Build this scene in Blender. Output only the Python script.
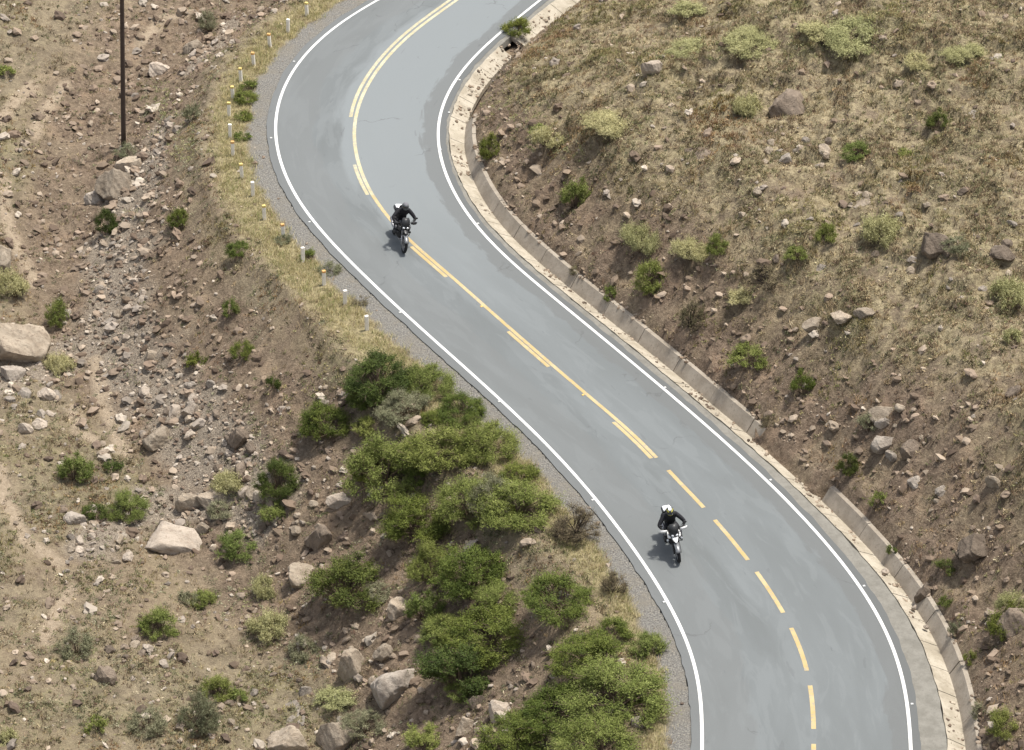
import bpy, bmesh, math, random
import numpy as np
from mathutils import Vector, Matrix, Euler, noise as mnoise

random.seed(11)
rng = np.random.default_rng(11)
scene = bpy.context.scene
for o in list(bpy.data.objects):
    bpy.data.objects.remove(o)

# ------------------------------------------------------------------ camera, sky, sun, exposure
CAM_H, PITCH, FPX, IW, IH = 76.5, math.radians(32.0), 4000.0, 1024.0, 750.0
cd = bpy.data.cameras.new("camera")
cam = bpy.data.objects.new("camera", cd)
scene.collection.objects.link(cam)
cam.location = (0, 0, CAM_H)
cam.rotation_euler = (math.pi / 2 - PITCH, 0, 0)
cd.sensor_width = 36.0
cd.lens = FPX / IW * 36.0
cd.clip_start = 1.0
cd.clip_end = 3000.0
scene.camera = cam

SUN_DIR = Vector((0.42, 0.18, 1.40)).normalized()      # from the ground towards the sun
world = bpy.data.worlds.new("World")
scene.world = world
world.use_nodes = True
wn = world.node_tree
wn.nodes.clear()
w_out = wn.nodes.new("ShaderNodeOutputWorld")
w_bg = wn.nodes.new("ShaderNodeBackground")
w_sky = wn.nodes.new("ShaderNodeTexSky")
w_sky.sky_type = 'NISHITA'
w_sky.sun_disc = False
w_sky.sun_elevation = math.asin(SUN_DIR.z)
w_sky.sun_rotation = math.atan2(SUN_DIR.x, SUN_DIR.y)
w_sky.dust_density = 3.0
w_bg.inputs["Strength"].default_value = 0.12
w_hs = wn.nodes.new("ShaderNodeHueSaturation")         # thin milky cloud: a paler sky than a clear one
w_hs.inputs["Saturation"].default_value = 0.45
wn.links.new(w_sky.outputs[0], w_hs.inputs["Color"])
wn.links.new(w_hs.outputs[0], w_bg.inputs[0])
wn.links.new(w_bg.outputs[0], w_out.inputs[0])
sd = bpy.data.lights.new("sun", 'SUN')
sd.energy = 2.9
sd.angle = math.radians(4.0)
sd.color = (1.0, 0.955, 0.88)
sun = bpy.data.objects.new("sun", sd)
scene.collection.objects.link(sun)
sun.rotation_euler = SUN_DIR.to_track_quat('Z', 'Y').to_euler()
sun.location = (60, 150, 120)
scene.view_settings.view_transform = 'Standard'
scene.view_settings.look = 'None'
scene.view_settings.exposure = 0.80
scene.view_settings.gamma = 1.0

# ------------------------------------------------------------------ object helpers
COL = scene.collection

def tag(o, label=None, cat=None, group=None, kind=None):
    if label: o["label"] = label
    if cat: o["category"] = cat
    if group: o["group"] = group
    if kind: o["kind"] = kind
    return o

def link(name, me, mats=None, parent=None):
    o = bpy.data.objects.new(name, me)
    COL.objects.link(o)
    if mats is not None:
        for m in (mats if isinstance(mats, (list, tuple)) else [mats]):
            me.materials.append(m)
    if parent: o.parent = parent
    return o

def empty(name, loc=(0, 0, 0), rot=(0, 0, 0)):
    o = bpy.data.objects.new(name, None)
    o.empty_display_size = 0.2
    COL.objects.link(o)
    o.location = loc
    o.rotation_euler = rot
    return o

def copy_tree(o, parent=None):
    c = o.copy()
    COL.objects.link(c)
    if parent: c.parent = parent
    for ch in list(o.children):
        copy_tree(ch, c)
    return c

def np_mesh(name, V, F, tint=None, smooth=False, attrs=None, uv=None):
    """V (n,3), F (m,k) with k 3 or 4; tint per face (m,3)"""
    me = bpy.data.meshes.new(name)
    V = np.asarray(V, np.float32); F = np.asarray(F, np.int32)
    k = F.shape[1]
    me.vertices.add(len(V)); me.vertices.foreach_set("co", V.ravel())
    me.loops.add(F.size); me.loops.foreach_set("vertex_index", F.ravel())
    me.polygons.add(len(F))
    me.polygons.foreach_set("loop_start", np.arange(0, F.size, k, dtype=np.int32))
    me.polygons.foreach_set("use_smooth", np.full(len(F), smooth, bool))
    if tint is not None:
        a = me.attributes.new("tint", 'FLOAT_COLOR', 'FACE')
        a.data.foreach_set("color", np.c_[tint, np.ones(len(F))].astype(np.float32).ravel())
    for nm, arr in (attrs or {}).items():
        a = me.attributes.new(nm, 'FLOAT_COLOR', 'POINT')
        a.data.foreach_set("color", np.c_[arr, np.ones(len(V))].astype(np.float32).ravel())
    if uv is not None:
        l = me.uv_layers.new(name="UVMap")
        l.data.foreach_set("uv", np.asarray(uv, np.float32)[F.ravel()].ravel())
    me.update(calc_edges=True)
    me.validate()
    return me

# ------------------------------------------------------------------ noise
_P = np.random.default_rng(5).permutation(512).astype(np.int64)
_G = np.random.default_rng(6).uniform(0, 2 * np.pi, 512)

def perlin(x, y, seed=0):
    xi = np.floor(x).astype(np.int64); yi = np.floor(y).astype(np.int64)
    xf = x - xi; yf = y - yi
    u = xf * xf * xf * (xf * (xf * 6 - 15) + 10); v = yf * yf * yf * (yf * (yf * 6 - 15) + 10)
    def g(ix, iy, dx, dy):
        h = _P[(_P[(ix + seed * 17) & 511] + iy) & 511]
        a = _G[h]
        return np.cos(a) * dx + np.sin(a) * dy
    n00 = g(xi, yi, xf, yf); n10 = g(xi + 1, yi, xf - 1, yf)
    n01 = g(xi, yi + 1, xf, yf - 1); n11 = g(xi + 1, yi + 1, xf - 1, yf - 1)
    return ((n00 * (1 - u) + n10 * u) * (1 - v) + (n01 * (1 - u) + n11 * u) * v) * 1.5

def fbm(x, y, seed=0, oct=4, gain=0.5):
    s = 0; a = 1; t = 0
    for i in range(oct):
        s = s + a * perlin(x, y, seed + i * 7); t += a
        x = x * 2.03 + 3.1; y = y * 2.03 - 1.7; a *= gain
    return s / t

def sstep(a, b, x):
    t = np.clip((x - a) / (b - a), 0, 1)
    return t * t * (3 - 2 * t)

# ------------------------------------------------------------------ camera rays
_c, _s = math.cos(PITCH), math.sin(PITCH)

def ray(px, py):
    x = (np.asarray(px, float) - IW / 2) / FPX; y = -(np.asarray(py, float) - IH / 2) / FPX
    return np.stack([x, _c + y * _s, -_s + y * _c], -1)

def on_plane(P):
    P = np.asarray(P, float)
    d = ray(P[:, 0], P[:, 1])
    t = -CAM_H / d[:, 2]
    return (d * t[:, None])[:, :2]

# ------------------------------------------------------------------ road alignment (surveyed edge lines)
Lpx = [(377.7,0),(349.8,14),(329.5,29.2),(311.7,45.2),(296,63.5),(285,81.3),(276.5,104.1),(273.6,127),(276.2,149.8),(282.5,170.1),(290.9,189.2),(297.5,201),(311.7,219.9),(327,237.1),(342.2,252.4),(365,275.2),(393,302.6),(420.9,328.5),(453.9,357.5),(501,400),(523.8,421.6),(549.2,446.2),(574.6,473),(597.4,500.3),(617.8,527),(638,555),(656.5,582),(671,607),(683.8,633),(694,657.8),(700,681.9),(703,715),(702,748)]
Rpx = [(538.4,1.3),(519.3,15.7),(501.6,30.5),(483.8,46.5),(463.5,68.6),(447,92.7),(438.5,116.8),(436.8,137.1),(439.8,157.4),(449.5,184.6),(464.5,212),(484,237),(510,262),(543.5,289),(560.8,303),(600,336),(640,369),(662.7,388.2),(700,420),(733,449.5),(766.7,480),(787.3,500.5),(810.7,525.3),(834,552),(857.3,581.3),(875.7,608.7),(892.3,640),(904,673.3),(909.5,706.7),(910.7,748.3)]

def resample(P, n=None, step=None):
    P = np.asarray(P, float)
    d = np.r_[0, np.cumsum(np.linalg.norm(np.diff(P, axis=0), axis=1))]
    if step: n = int(d[-1] / step) + 1
    s = np.linspace(0, d[-1], n)
    return np.stack([np.interp(s, d, P[:, i]) for i in range(P.shape[1])], 1)

def smooth(P, sig):
    r = int(sig * 3); k = np.exp(-0.5 * (np.arange(-r, r + 1) / sig) ** 2); k /= k.sum()
    out = np.empty_like(P)
    for i in range(P.shape[1]):
        a = P[:, i]
        e = np.r_[2 * a[0] - a[r:0:-1], a, 2 * a[-1] - a[-2:-r - 2:-1]]
        out[:, i] = np.convolve(e, k, 'valid')
    return out

def extend(P, turn0, turn1, n=240, step=0.25):
    """continue a line at both ends, letting the heading turn (radians per metre)"""
    a = P[0] - P[6]; h = math.atan2(a[1], a[0]); q = P[0].copy(); pre = []
    for i in range(n):
        h += turn0 * step * max(0, 1 - i / 120); q = q + step * np.array([math.cos(h), math.sin(h)]); pre.append(q)
    a = P[-1] - P[-7]; h = math.atan2(a[1], a[0]); q = P[-1].copy(); post = []
    for i in range(n):
        h += turn1 * step * max(0, 1 - i / 120); q = q + step * np.array([math.cos(h), math.sin(h)]); post.append(q)
    return np.vstack([pre[::-1], P, post])

ST = 0.25
L0 = smooth(resample(on_plane(Lpx), step=ST), 5)
R0 = smooth(resample(on_plane(Rpx), step=ST), 5)
# centre: midpoints of nearest pairs, smoothed
Rn = R0[np.argmin(((L0[:, None] - R0[None]) ** 2).sum(2), 1)]
C0 = smooth(resample((L0 + Rn) / 2, step=ST), 8)
L1 = extend(L0, -0.004, -0.012); R1 = extend(R0, -0.004, -0.012)
C1 = extend(C0, -0.004, -0.012)
C1 = smooth(resample(C1, step=ST), 4)
T1 = np.gradient(C1, axis=0); T1 /= np.linalg.norm(T1, axis=1)[:, None]
N1 = np.stack([-T1[:, 1], T1[:, 0]], 1)          # to the left of travel (towards photo right: travel is towards the camera)
NS = len(C1)
# half widths measured along the normal
def halfw(P):
    w = np.full(NS, np.nan)
    for i in range(NS):
        d = P - C1[i]
        along = d @ T1[i]; side = d @ N1[i]
        m = (np.abs(along) < 0.35) & (np.abs(side) < 8)
        if m.any():
            w[i] = side[m][np.argmin(np.abs(along[m]))]
    ok = ~np.isnan(w)
    return np.interp(np.arange(NS), np.arange(NS)[ok], w[ok])
WR = smooth(halfw(R1)[:, None], 8)[:, 0]         # positive side = photo right
WL = -smooth(halfw(L1)[:, None], 8)[:, 0]
S1 = np.arange(NS) * ST

def road_pt(s, u):
    """s station (m), u signed offset from the centre, + to photo right"""
    i = np.asarray(s) / ST
    x = np.interp(i, np.arange(NS), C1[:, 0]) + np.asarray(u) * np.interp(i, np.arange(NS), N1[:, 0])
    y = np.interp(i, np.arange(NS), C1[:, 1]) + np.asarray(u) * np.interp(i, np.arange(NS), N1[:, 1])
    return np.stack([x, y], -1)

def su_of(P):
    """nearest station and signed offset of points"""
    P = np.asarray(P, float)
    s = np.empty(len(P)); u = np.empty(len(P))
    for a in range(0, len(P), 20000):
        q = P[a:a + 20000]
        d2 = (q[:, None, 0] - C1[None, :, 0]) ** 2 + (q[:, None, 1] - C1[None, :, 1]) ** 2
        i = d2.argmin(1)
        r = q - C1[i]
        al = (r * T1[i]).sum(1)
        s[a:a + 20000] = (i + np.clip(al / ST, -0.5, 0.5)) * ST
        sg = np.sign((r * N1[i]).sum(1))
        u[a:a + 20000] = sg * np.sqrt(d2[np.arange(len(q)), i])
    return s, u

sA, _ = su_of(C0[[0, -1]])                       # stations where the road enters and leaves the frame
S_TOP, S_BOT = sA[0], sA[1]
S_BUSH = su_of(on_plane([(517, 40)]))[0][0]
S_BRK = su_of(on_plane([(790, 470)]))[0][0]
# right-hand shoulder width between the asphalt and the ditch grows down the road
def sh_w(s):
    return np.interp(s, [S_TOP, S_TOP + 12, S_TOP + 22, S_TOP + 36, S_TOP + 42, S_BOT], [0.20, 0.08, 0.18, 0.26, 0.36, 0.82])
def bank_h(s):
    return np.interp(s, [S_TOP - 30, S_TOP + 4, S_TOP + 12, S_TOP + 20, S_TOP + 35, S_TOP + 48, S_BOT, S_BOT + 40], [0.3, 0.5, 1.4, 2.4, 2.6, 3.4, 4.2, 4.0])
ASPH = 0.36      # asphalt beyond the white lines
SLAB, WALLW, WALLT = 0.60, 0.30, 0.15

# ------------------------------------------------------------------ terrain heights
def spaced(lo, hi, step, out, n_out):
    core = np.arange(lo, hi + step / 2, step)
    g = step * np.cumsum(np.geomspace(1.15, (out / step) ** 0.5 * 2.2, n_out)); g = g / g[-1] * out
    return np.r_[(lo - g)[::-1], core, hi + g]
GX = spaced(-25, 25, 0.12, 190, 34)
GY = spaced(90, 172, 0.135, 210, 34)
XX, YY = np.meshgrid(GX, GY)
PX_ = np.c_[XX.ravel(), YY.ravel()]
gs, gu = su_of(PX_)
gdR = gu - np.interp(gs, S1, WR)
gdL = -gu - np.interp(gs, S1, WL)

def heights(x, y, s, dR, dL):
    n1 = fbm(x / 7.0, y / 7.0, 1, 4); n2 = fbm(x / 1.6, y / 1.6, 2, 4); n3 = fbm(x / 0.45, y / 0.45, 3, 3)
    # --- uphill side
    d0 = ASPH + sh_w(s) + SLAB + WALLW + WALLT
    gap = sstep(S_BRK - 3.0, S_BRK - 1.9, s) * (1 - sstep(S_BRK + 0.7, S_BRK + 1.6, s)) + sstep(S_BUSH - 1.9, S_BUSH - 1.2, s) * (1 - sstep(S_BUSH + 0.5, S_BUSH + 1.2, s))
    d = dR - d0 + 0.10 + 0.5 * gap
    dd = np.maximum(d, 0)
    hb = bank_h(s) * (1 + 0.35 * n1)
    steep = dd * 1.0 + 0.30 * n2 * sstep(0.1, 1.0, dd)
    gully = (np.abs(perlin(s / 1.3, dd / 7.0, 31)) * 0.75 + np.abs(perlin(s / 0.5, dd / 4.0, 33)) * 0.28) * sstep(0.2, 1.2, dd) * sstep(0.4, 1.4, hb)
    hill = hb + 0.27 * dd + 0.9 * n1 * sstep(2, 8, dd)
    k = 0.5
    up = -k * np.log(np.exp(-np.clip(steep, -5, 40) / k) + np.exp(-np.clip(hill, -5, 40) / k))
    up = up - gully * (1 - sstep(2.0, 6.5, dd))
    far = sstep(1.0, 3.5, dd)
    n4 = fbm(x / 0.26, y / 0.26, 4, 2)
    up = up + (0.12 * n2 + 0.085 * n3 + 0.04 * n4) * far
    # terracettes worn along the contours
    ph = up / 0.42 + 1.6 * fbm(x / 3.0, y / 3.0, 9, 2)
    fr = ph - np.floor(ph)
    up = up + 0.27 * (sstep(0.0, 0.22, fr) - fr) * sstep(3.5, 7, dd)
    zR = 0.07 + 0.16 * sstep(0.06, 0.4, d) - 0.42 * gap + up + (0.10 * n2 + 0.05 * n3) * (1 - far) * sstep(0.08, 0.3, d)
    # --- downhill side
    e = dL - (3.0 + 0.6 * n1)
    ee = np.maximum(e, 0)
    emb = -0.12 - 0.70 * ee - 0.05 * n2
    zf = np.interp(y, [60, 100, 128, 150, 170, 230], [-8.0, -6.0, -4.4, -2.2, -1.2, -0.8])
    rise = 0.16 * np.maximum(0, dL - np.interp(y, [100, 128, 150, 170], [13, 11, 8, 6.5]))
    flo = zf + np.minimum(rise, 9) + 0.55 * n1
    k = 0.35
    m = np.maximum(emb, flo)
    lo = m + k * np.log(np.exp((emb - m) / k) + np.exp((flo - m) / k))
    rough = sstep(0.3, 2.5, ee)
    lo = lo + (0.18 * n2 + 0.10 * n3 + 0.045 * n4) * rough
    ph = lo / 0.5 + 1.9 * fbm(x / 3.0, y / 3.0, 19, 2)
    fr = ph - np.floor(ph)
    lo = lo + 0.07 * (sstep(0.0, 0.3, fr) - fr) * rough
    # runnels down the embankment
    lo = lo - (0.26 * np.abs(perlin(s / 0.9, dL / 7.0, 41)) + 0.10 * np.abs(perlin(s / 0.4, dL / 4.0, 43))) * sstep(0.5, 1.6, ee) * (1 - sstep(6, 9, ee))
    verge = -0.055 + 0.03 * n3 * sstep(1.2, 2.0, dL) + 0.05 * np.maximum(n2, 0) * sstep(1.5, 2.2, dL)
    zL = np.where(e > 0, lo, verge) 
    zL = verge * (1 - sstep(0, 0.5, e)) + lo * sstep(0, 0.5, e)
    z = np.where(dR > 0, zR, zL)
    inside = (dR < d0 - 0.15 - gap * 0.95) & (dL < ASPH - 0.1)
    return np.where(inside, -0.75, z), n1, n2, n3, np.where(inside, -0.08, z)

HZ, hn1, hn2, hn3, HHIT = heights(PX_[:, 0], PX_[:, 1], gs, gdR, gdL)
HGRID = HZ.reshape(len(GY), len(GX))

HITGRID = HHIT.reshape(len(GY), len(GX))          # the same, with the road bed filled level

def ground_z(x, y, HG=None):
    HG = HGRID if HG is None else HG
    x = np.asarray(x, float); y = np.asarray(y, float)
    ix = np.clip(np.searchsorted(GX, x) - 1, 0, len(GX) - 2); iy = np.clip(np.searchsorted(GY, y) - 1, 0, len(GY) - 2)
    fx = np.clip((x - GX[ix]) / (GX[ix + 1] - GX[ix]), 0, 1); fy = np.clip((y - GY[iy]) / (GY[iy + 1] - GY[iy]), 0, 1)
    return (HG[iy, ix] * (1 - fx) + HG[iy, ix + 1] * fx) * (1 - fy) + (HG[iy + 1, ix] * (1 - fx) + HG[iy + 1, ix + 1] * fx) * fy

def hit(px, py):
    """where the line of sight through a photo point meets the ground, and pixels per metre there"""
    d = ray(px, py)
    t = np.arange(60, 260, 0.12)
    p = np.array([0, 0, CAM_H]) + d[None] * t[:, None]
    below = p[:, 2] < ground_z(p[:, 0], p[:, 1], HITGRID)
    i = int(np.argmax(below)) if below.any() else len(t) - 1
    q = p[i]
    return Vector((q[0], q[1], float(ground_z(q[0], q[1], HITGRID)))), FPX / float(t[i])

def slope_normal(x, y, e=0.5):
    zx = float(ground_z(x + e, y) - ground_z(x - e, y)) / (2 * e); zy = float(ground_z(x, y + e) - ground_z(x, y - e)) / (2 * e)
    return Vector((-zx, -zy, 1)).normalized()

# ------------------------------------------------------------------ materials
def new_mat(name):
    m = bpy.data.materials.new(name); m.use_nodes = True
    nt = m.node_tree; b = nt.nodes["Principled BSDF"]
    b.inputs["Roughness"].default_value = 0.9
    b.inputs["Specular IOR Level"].default_value = 0.25
    return m, nt, b

class NB:
    """small node builder"""
    def __init__(s, nt): s.nt = nt
    def n(s, t, **kw):
        o = s.nt.nodes.new(t)
        for k, v in kw.items(): setattr(o, k, v)
        return o
    def l(s, a, b): s.nt.links.new(a, b)
    def val(s, sock, v):
        if hasattr(v, "is_output"): s.l(v, sock)
        else: sock.default_value = v
    def noise(s, vec, scale, detail=6, rough=0.6, dist=0.0):
        t = s.n("ShaderNodeTexNoise"); t.inputs["Scale"].default_value = scale; t.inputs["Detail"].default_value = detail
        t.inputs["Roughness"].default_value = rough; t.inputs["Distortion"].default_value = dist
        if vec is not None: s.l(vec, t.inputs["Vector"])
        return t.outputs["Fac"]
    def ramp(s, fac, lo, hi):
        m = s.n("ShaderNodeMapRange"); m.interpolation_type = 'SMOOTHSTEP'
        s.val(m.inputs["Value"], fac); m.inputs["From Min"].default_value = lo; m.inputs["From Max"].default_value = hi
        return m.outputs["Result"]
    def mix(s, fac, a, b, mode='MIX'):
        m = s.n("ShaderNodeMix"); m.data_type = 'RGBA'; m.blend_type = mode
        s.val(m.inputs[0], fac)
        for sock, v in ((m.inputs[6], a), (m.inputs[7], b)):
            if hasattr(v, "is_output"): s.l(v, sock)
            else: sock.default_value = (*v[:3], 1)
        return m.outputs[2]
    def math(s, op, a, b=0.0, clamp=False):
        m = s.n("ShaderNodeMath"); m.operation = op; m.use_clamp = clamp
        s.val(m.inputs[0], a); s.val(m.inputs[1], b)
        return m.outputs[0]
    def bump(s, h, strength, dist, bsdf):
        b = s.n("ShaderNodeBump"); b.inputs["Strength"].default_value = strength; b.inputs["Distance"].default_value = dist
        s.l(h, b.inputs["Height"]); s.l(b.outputs[0], bsdf.inputs["Normal"])
    def obj(s): return s.n("ShaderNodeTexCoord").outputs["Object"]
    def attr(s, name):
        a = s.n("ShaderNodeAttribute"); a.attribute_name = name
        sp = s.n("ShaderNodeSeparateColor"); s.l(a.outputs["Color"], sp.inputs[0])
        return sp.outputs

def ground_material():
    m, nt, b = new_mat("hillside_earth"); q = NB(nt); co = q.obj()
    z1 = q.attr("zone"); z2 = q.attr("zone2")
    big = q.noise(co, 0.16, 4); mid = q.noise(co, 0.9, 6, 0.65); fine = q.noise(co, 5.0, 6, 0.72); vf = q.noise(co, 17.0, 5, 0.75)
    soil = q.mix(q.ramp(mid, 0.35, 0.65), (0.165, 0.132, 0.092), (0.255, 0.208, 0.150))
    soil = q.mix(q.ramp(big, 0.42, 0.62), soil, (0.212, 0.162, 0.115))
    straw = q.mix(q.ramp(fine, 0.35, 0.66), (0.205, 0.168, 0.098), (0.42, 0.35, 0.22))
    c = q.mix(q.ramp(q.math('ADD', mid, q.math('MULTIPLY', fine, 0.5)), 0.56, 0.86), soil, straw)
    z3 = q.attr("zone3")
    c = q.mix(q.math('MULTIPLY', z3[0], 0.62), c, soil)
    olive = q.mix(q.ramp(fine, 0.4, 0.6), (0.10, 0.098, 0.045), (0.215, 0.20, 0.10))
    c = q.mix(q.math('MULTIPLY', z2[2], q.ramp(fine, 0.3, 0.62)), c, olive)
    bare = q.mix(q.ramp(fine, 0.34, 0.66), (0.120, 0.088, 0.064), (0.245, 0.183, 0.132))
    bare = q.mix(q.ramp(mid, 0.5, 0.72), bare, (0.32, 0.23, 0.16))
    c = q.mix(z1[1], c, bare)
    rub = q.mix(q.ramp(vf, 0.35, 0.65), (0.155, 0.125, 0.095), (0.36, 0.305, 0.24))
    c = q.mix(z1[2], c, rub)
    verge = q.mix(q.ramp(fine, 0.35, 0.65), (0.185, 0.155, 0.085), (0.36, 0.305, 0.175))
    c = q.mix(z1[0], c, verge)
    path = q.mix(q.ramp(fine, 0.3, 0.7), (0.30, 0.235, 0.165), (0.41, 0.33, 0.24))
    c = q.mix(z2[1], c, path)
    grav = q.mix(q.ramp(vf, 0.36, 0.64), (0.12, 0.114, 0.103), (0.30, 0.288, 0.262))
    grav = q.mix(q.ramp(mid, 0.42, 0.7), grav, (0.225, 0.206, 0.172))
    c = q.mix(z2[0], c, grav)
    # scattered flecks: dead stems, pale chips, dark crumbs
    c = q.mix(q.math('MULTIPLY', q.ramp(vf, 0.58, 0.66), 0.75), c, (0.47, 0.395, 0.275))
    c = q.mix(q.math('MULTIPLY', q.ramp(q.noise(co, 11.0, 5, 0.7), 0.60, 0.68), 0.6), c, (0.075, 0.053, 0.036))
    q.l(c, b.inputs["Base Color"])
    b.inputs["Roughness"].default_value = 1.0; b.inputs["Specular IOR Level"].default_value = 0.08
    h = q.math('ADD', q.math('MULTIPLY', fine, 0.7), q.math('MULTIPLY', vf, 0.3))
    q.bump(h, 1.0, 0.20, b)
    return m

def road_material():
    m, nt, b = new_mat("worn_asphalt"); q = NB(nt)
    uv = q.n("ShaderNodeUVMap"); sp = q.n("ShaderNodeSeparateXYZ"); q.l(uv.outputs[0], sp.inputs[0])
    e = q.attr("edge")                       # R: distance to the photo-left line / 4, G: to the right line / 4
    co = q.obj()
    st = q.n("ShaderNodeMapping"); st.inputs["Scale"].default_value = (1.0, 0.22, 1.0); q.l(uv.outputs[0], st.inputs["Vector"])
    stv = st.outputs[0]
    lane = q.noise(stv, 0.75, 5, 0.55, 0.6)
    lane2 = q.noise(stv, 1.6, 4, 0.6, 0.9)
    grain = q.noise(co, 26.0, 4, 0.8)
    base = q.mix(q.ramp(lane, 0.30, 0.68), (0.108, 0.118, 0.118), (0.134, 0.147, 0.149))
    rl = q.math('ADD', e[0], q.math('MULTIPLY', q.math('SUBTRACT', q.noise(stv, 1.0, 5, 0.6, 0.3), 0.5), 0.5))
    upper = q.ramp(sp.outputs[1], S_TOP + 34, S_TOP + 12)
    base = q.mix(q.math('MULTIPLY', q.ramp(rl, 0.56, 0.69), q.math('ADD', q.math('MULTIPLY', upper, 0.75), 0.15)), base, (0.186, 0.205, 0.210))
    patch = q.ramp(q.math('ADD', lane2, q.math('MULTIPLY', lane, 0.4)), 0.70, 0.79)
    base = q.mix(q.math('MULTIPLY', patch, 0.28), base, (0.180, 0.196, 0.199))
    wob = q.noise(stv, 2.2, 5, 0.65, 0.5)
    dr = q.math('ADD', e[1], q.math('MULTIPLY', q.math('SUBTRACT', wob, 0.5), 0.30))
    base = q.mix(q.math('MULTIPLY', q.ramp(dr, 0.18, 0.135), 0.75), base, (0.112, 0.116, 0.113))
    base = q.mix(q.math('MULTIPLY', q.ramp(e[1], 0.03, 0.0), 0.8), base, (0.088, 0.090, 0.087))
    base = q.mix(q.math('MULTIPLY', q.ramp(e[0], 0.03, 0.0), 0.6), base, (0.105, 0.107, 0.104))
    dl = q.math('ADD', e[0], q.math('MULTIPLY', q.math('SUBTRACT', wob, 0.5), 0.34))
    base = q.mix(q.math('MULTIPLY', q.ramp(dl, 0.42, 0.36), 0.45), base, (0.130, 0.135, 0.132))
    # oily track and the odd crack
    st2 = q.n("ShaderNodeMapping"); st2.inputs["Scale"].default_value = (1, 1, 1); q.l(uv.outputs[0], st2.inputs["Vector"])
    vor = q.n("ShaderNodeTexVoronoi"); vor.feature = 'DISTANCE_TO_EDGE'; vor.inputs["Scale"].default_value = 0.30
    wv = q.n("ShaderNodeVectorMath"); wv.operation = 'ADD'
    nz = q.n("ShaderNodeTexNoise"); nz.inputs["Scale"].default_value = 1.4; nz.inputs["Detail"].default_value = 5; q.l(uv.outputs[0], nz.inputs["Vector"])
    q.l(uv.outputs[0], wv.inputs[0]); q.l(nz.outputs["Color"], wv.inputs[1]); q.l(wv.outputs[0], vor.inputs["Vector"])
    crack = q.math('MULTIPLY', q.ramp(vor.outputs["Distance"], 0.010, 0.003), q.ramp(q.noise(uv.outputs[0], 0.35, 3), 0.56, 0.62))
    base = q.mix(q.math('MULTIPLY', crack, 0.55), base, (0.07, 0.07, 0.07))
    base = q.mix(q.math('MULTIPLY', q.ramp(q.noise(stv, 3.1, 3, 0.5, 0.4), 0.69, 0.72), 0.35), base, (0.085, 0.089, 0.091))
    base = q.mix(0.22, base, q.mix(grain, (0.07, 0.073, 0.074), (0.25, 0.262, 0.265)))
    q.l(base, b.inputs["Base Color"]); b.inputs["Roughness"].default_value = 0.82; b.inputs["Specular IOR Level"].default_value = 0.3
    q.bump(grain, 0.25, 0.01, b)
    return m

def paint_material(name, c0, c1, wear=0.62):
    m, nt, b = new_mat(name); q = NB(nt); co = q.obj()
    n = q.noise(co, 7.0, 6, 0.75); n2 = q.noise(co, 1.1, 3)
    c = q.mix(q.ramp(n2, 0.35, 0.65), c0, c1)
    c = q.mix(q.math('MULTIPLY', q.ramp(n, wear, wear + 0.1), 0.6), c, (0.25, 0.25, 0.245))
    q.l(c, b.inputs["Base Color"]); b.inputs["Roughness"].default_value = 0.7
    return m

def concrete_material(name, a, bb, stain, scale=1.0):
    m, nt, b = new_mat(name); q = NB(nt); co = q.obj()
    n1 = q.noise(co, 1.3 * scale, 6, 0.7); n2 = q.noise(co, 9.0 * scale, 5, 0.75)
    c = q.mix(q.ramp(n1, 0.34, 0.66), a, bb)
    c = q.mix(q.math('MULTIPLY', q.ramp(n2, 0.53, 0.70), 0.65), c, stain)
    q.l(c, b.inputs["Base Color"]); b.inputs["Roughness"].default_value = 0.95
    q.bump(n2, 0.4, 0.03, b)
    return m

def rock_material(name, a, bb, dark):
    m, nt, b = new_mat(name); q = NB(nt); co = q.obj()
    oi = q.n("ShaderNodeObjectInfo")
    mv = q.n("ShaderNodeVectorMath"); mv.operation = 'ADD'; q.l(co, mv.inputs[0]); q.l(oi.outputs["Location"], mv.inputs[1])
    n1 = q.noise(mv.outputs[0], 1.6, 6, 0.7, 0.4); n2 = q.noise(mv.outputs[0], 8.0, 6, 0.75)
    c = q.mix(q.ramp(n1, 0.35, 0.62), a, bb)
    c = q.mix(q.math('MULTIPLY', q.ramp(n2, 0.52, 0.66), 0.7), c, dark)
    hs = q.n("ShaderNodeHueSaturation"); q.l(c, hs.inputs["Color"])
    q.l(q.math('ADD', q.math('MULTIPLY', oi.outputs["Random"], 0.5), 0.76), hs.inputs["Value"])
    q.l(hs.outputs[0], b.inputs["Base Color"]); b.inputs["Specular IOR Level"].default_value = 0.15
    q.bump(q.math('ADD', n2, n1), 0.7, 0.07, b)
    return m

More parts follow.
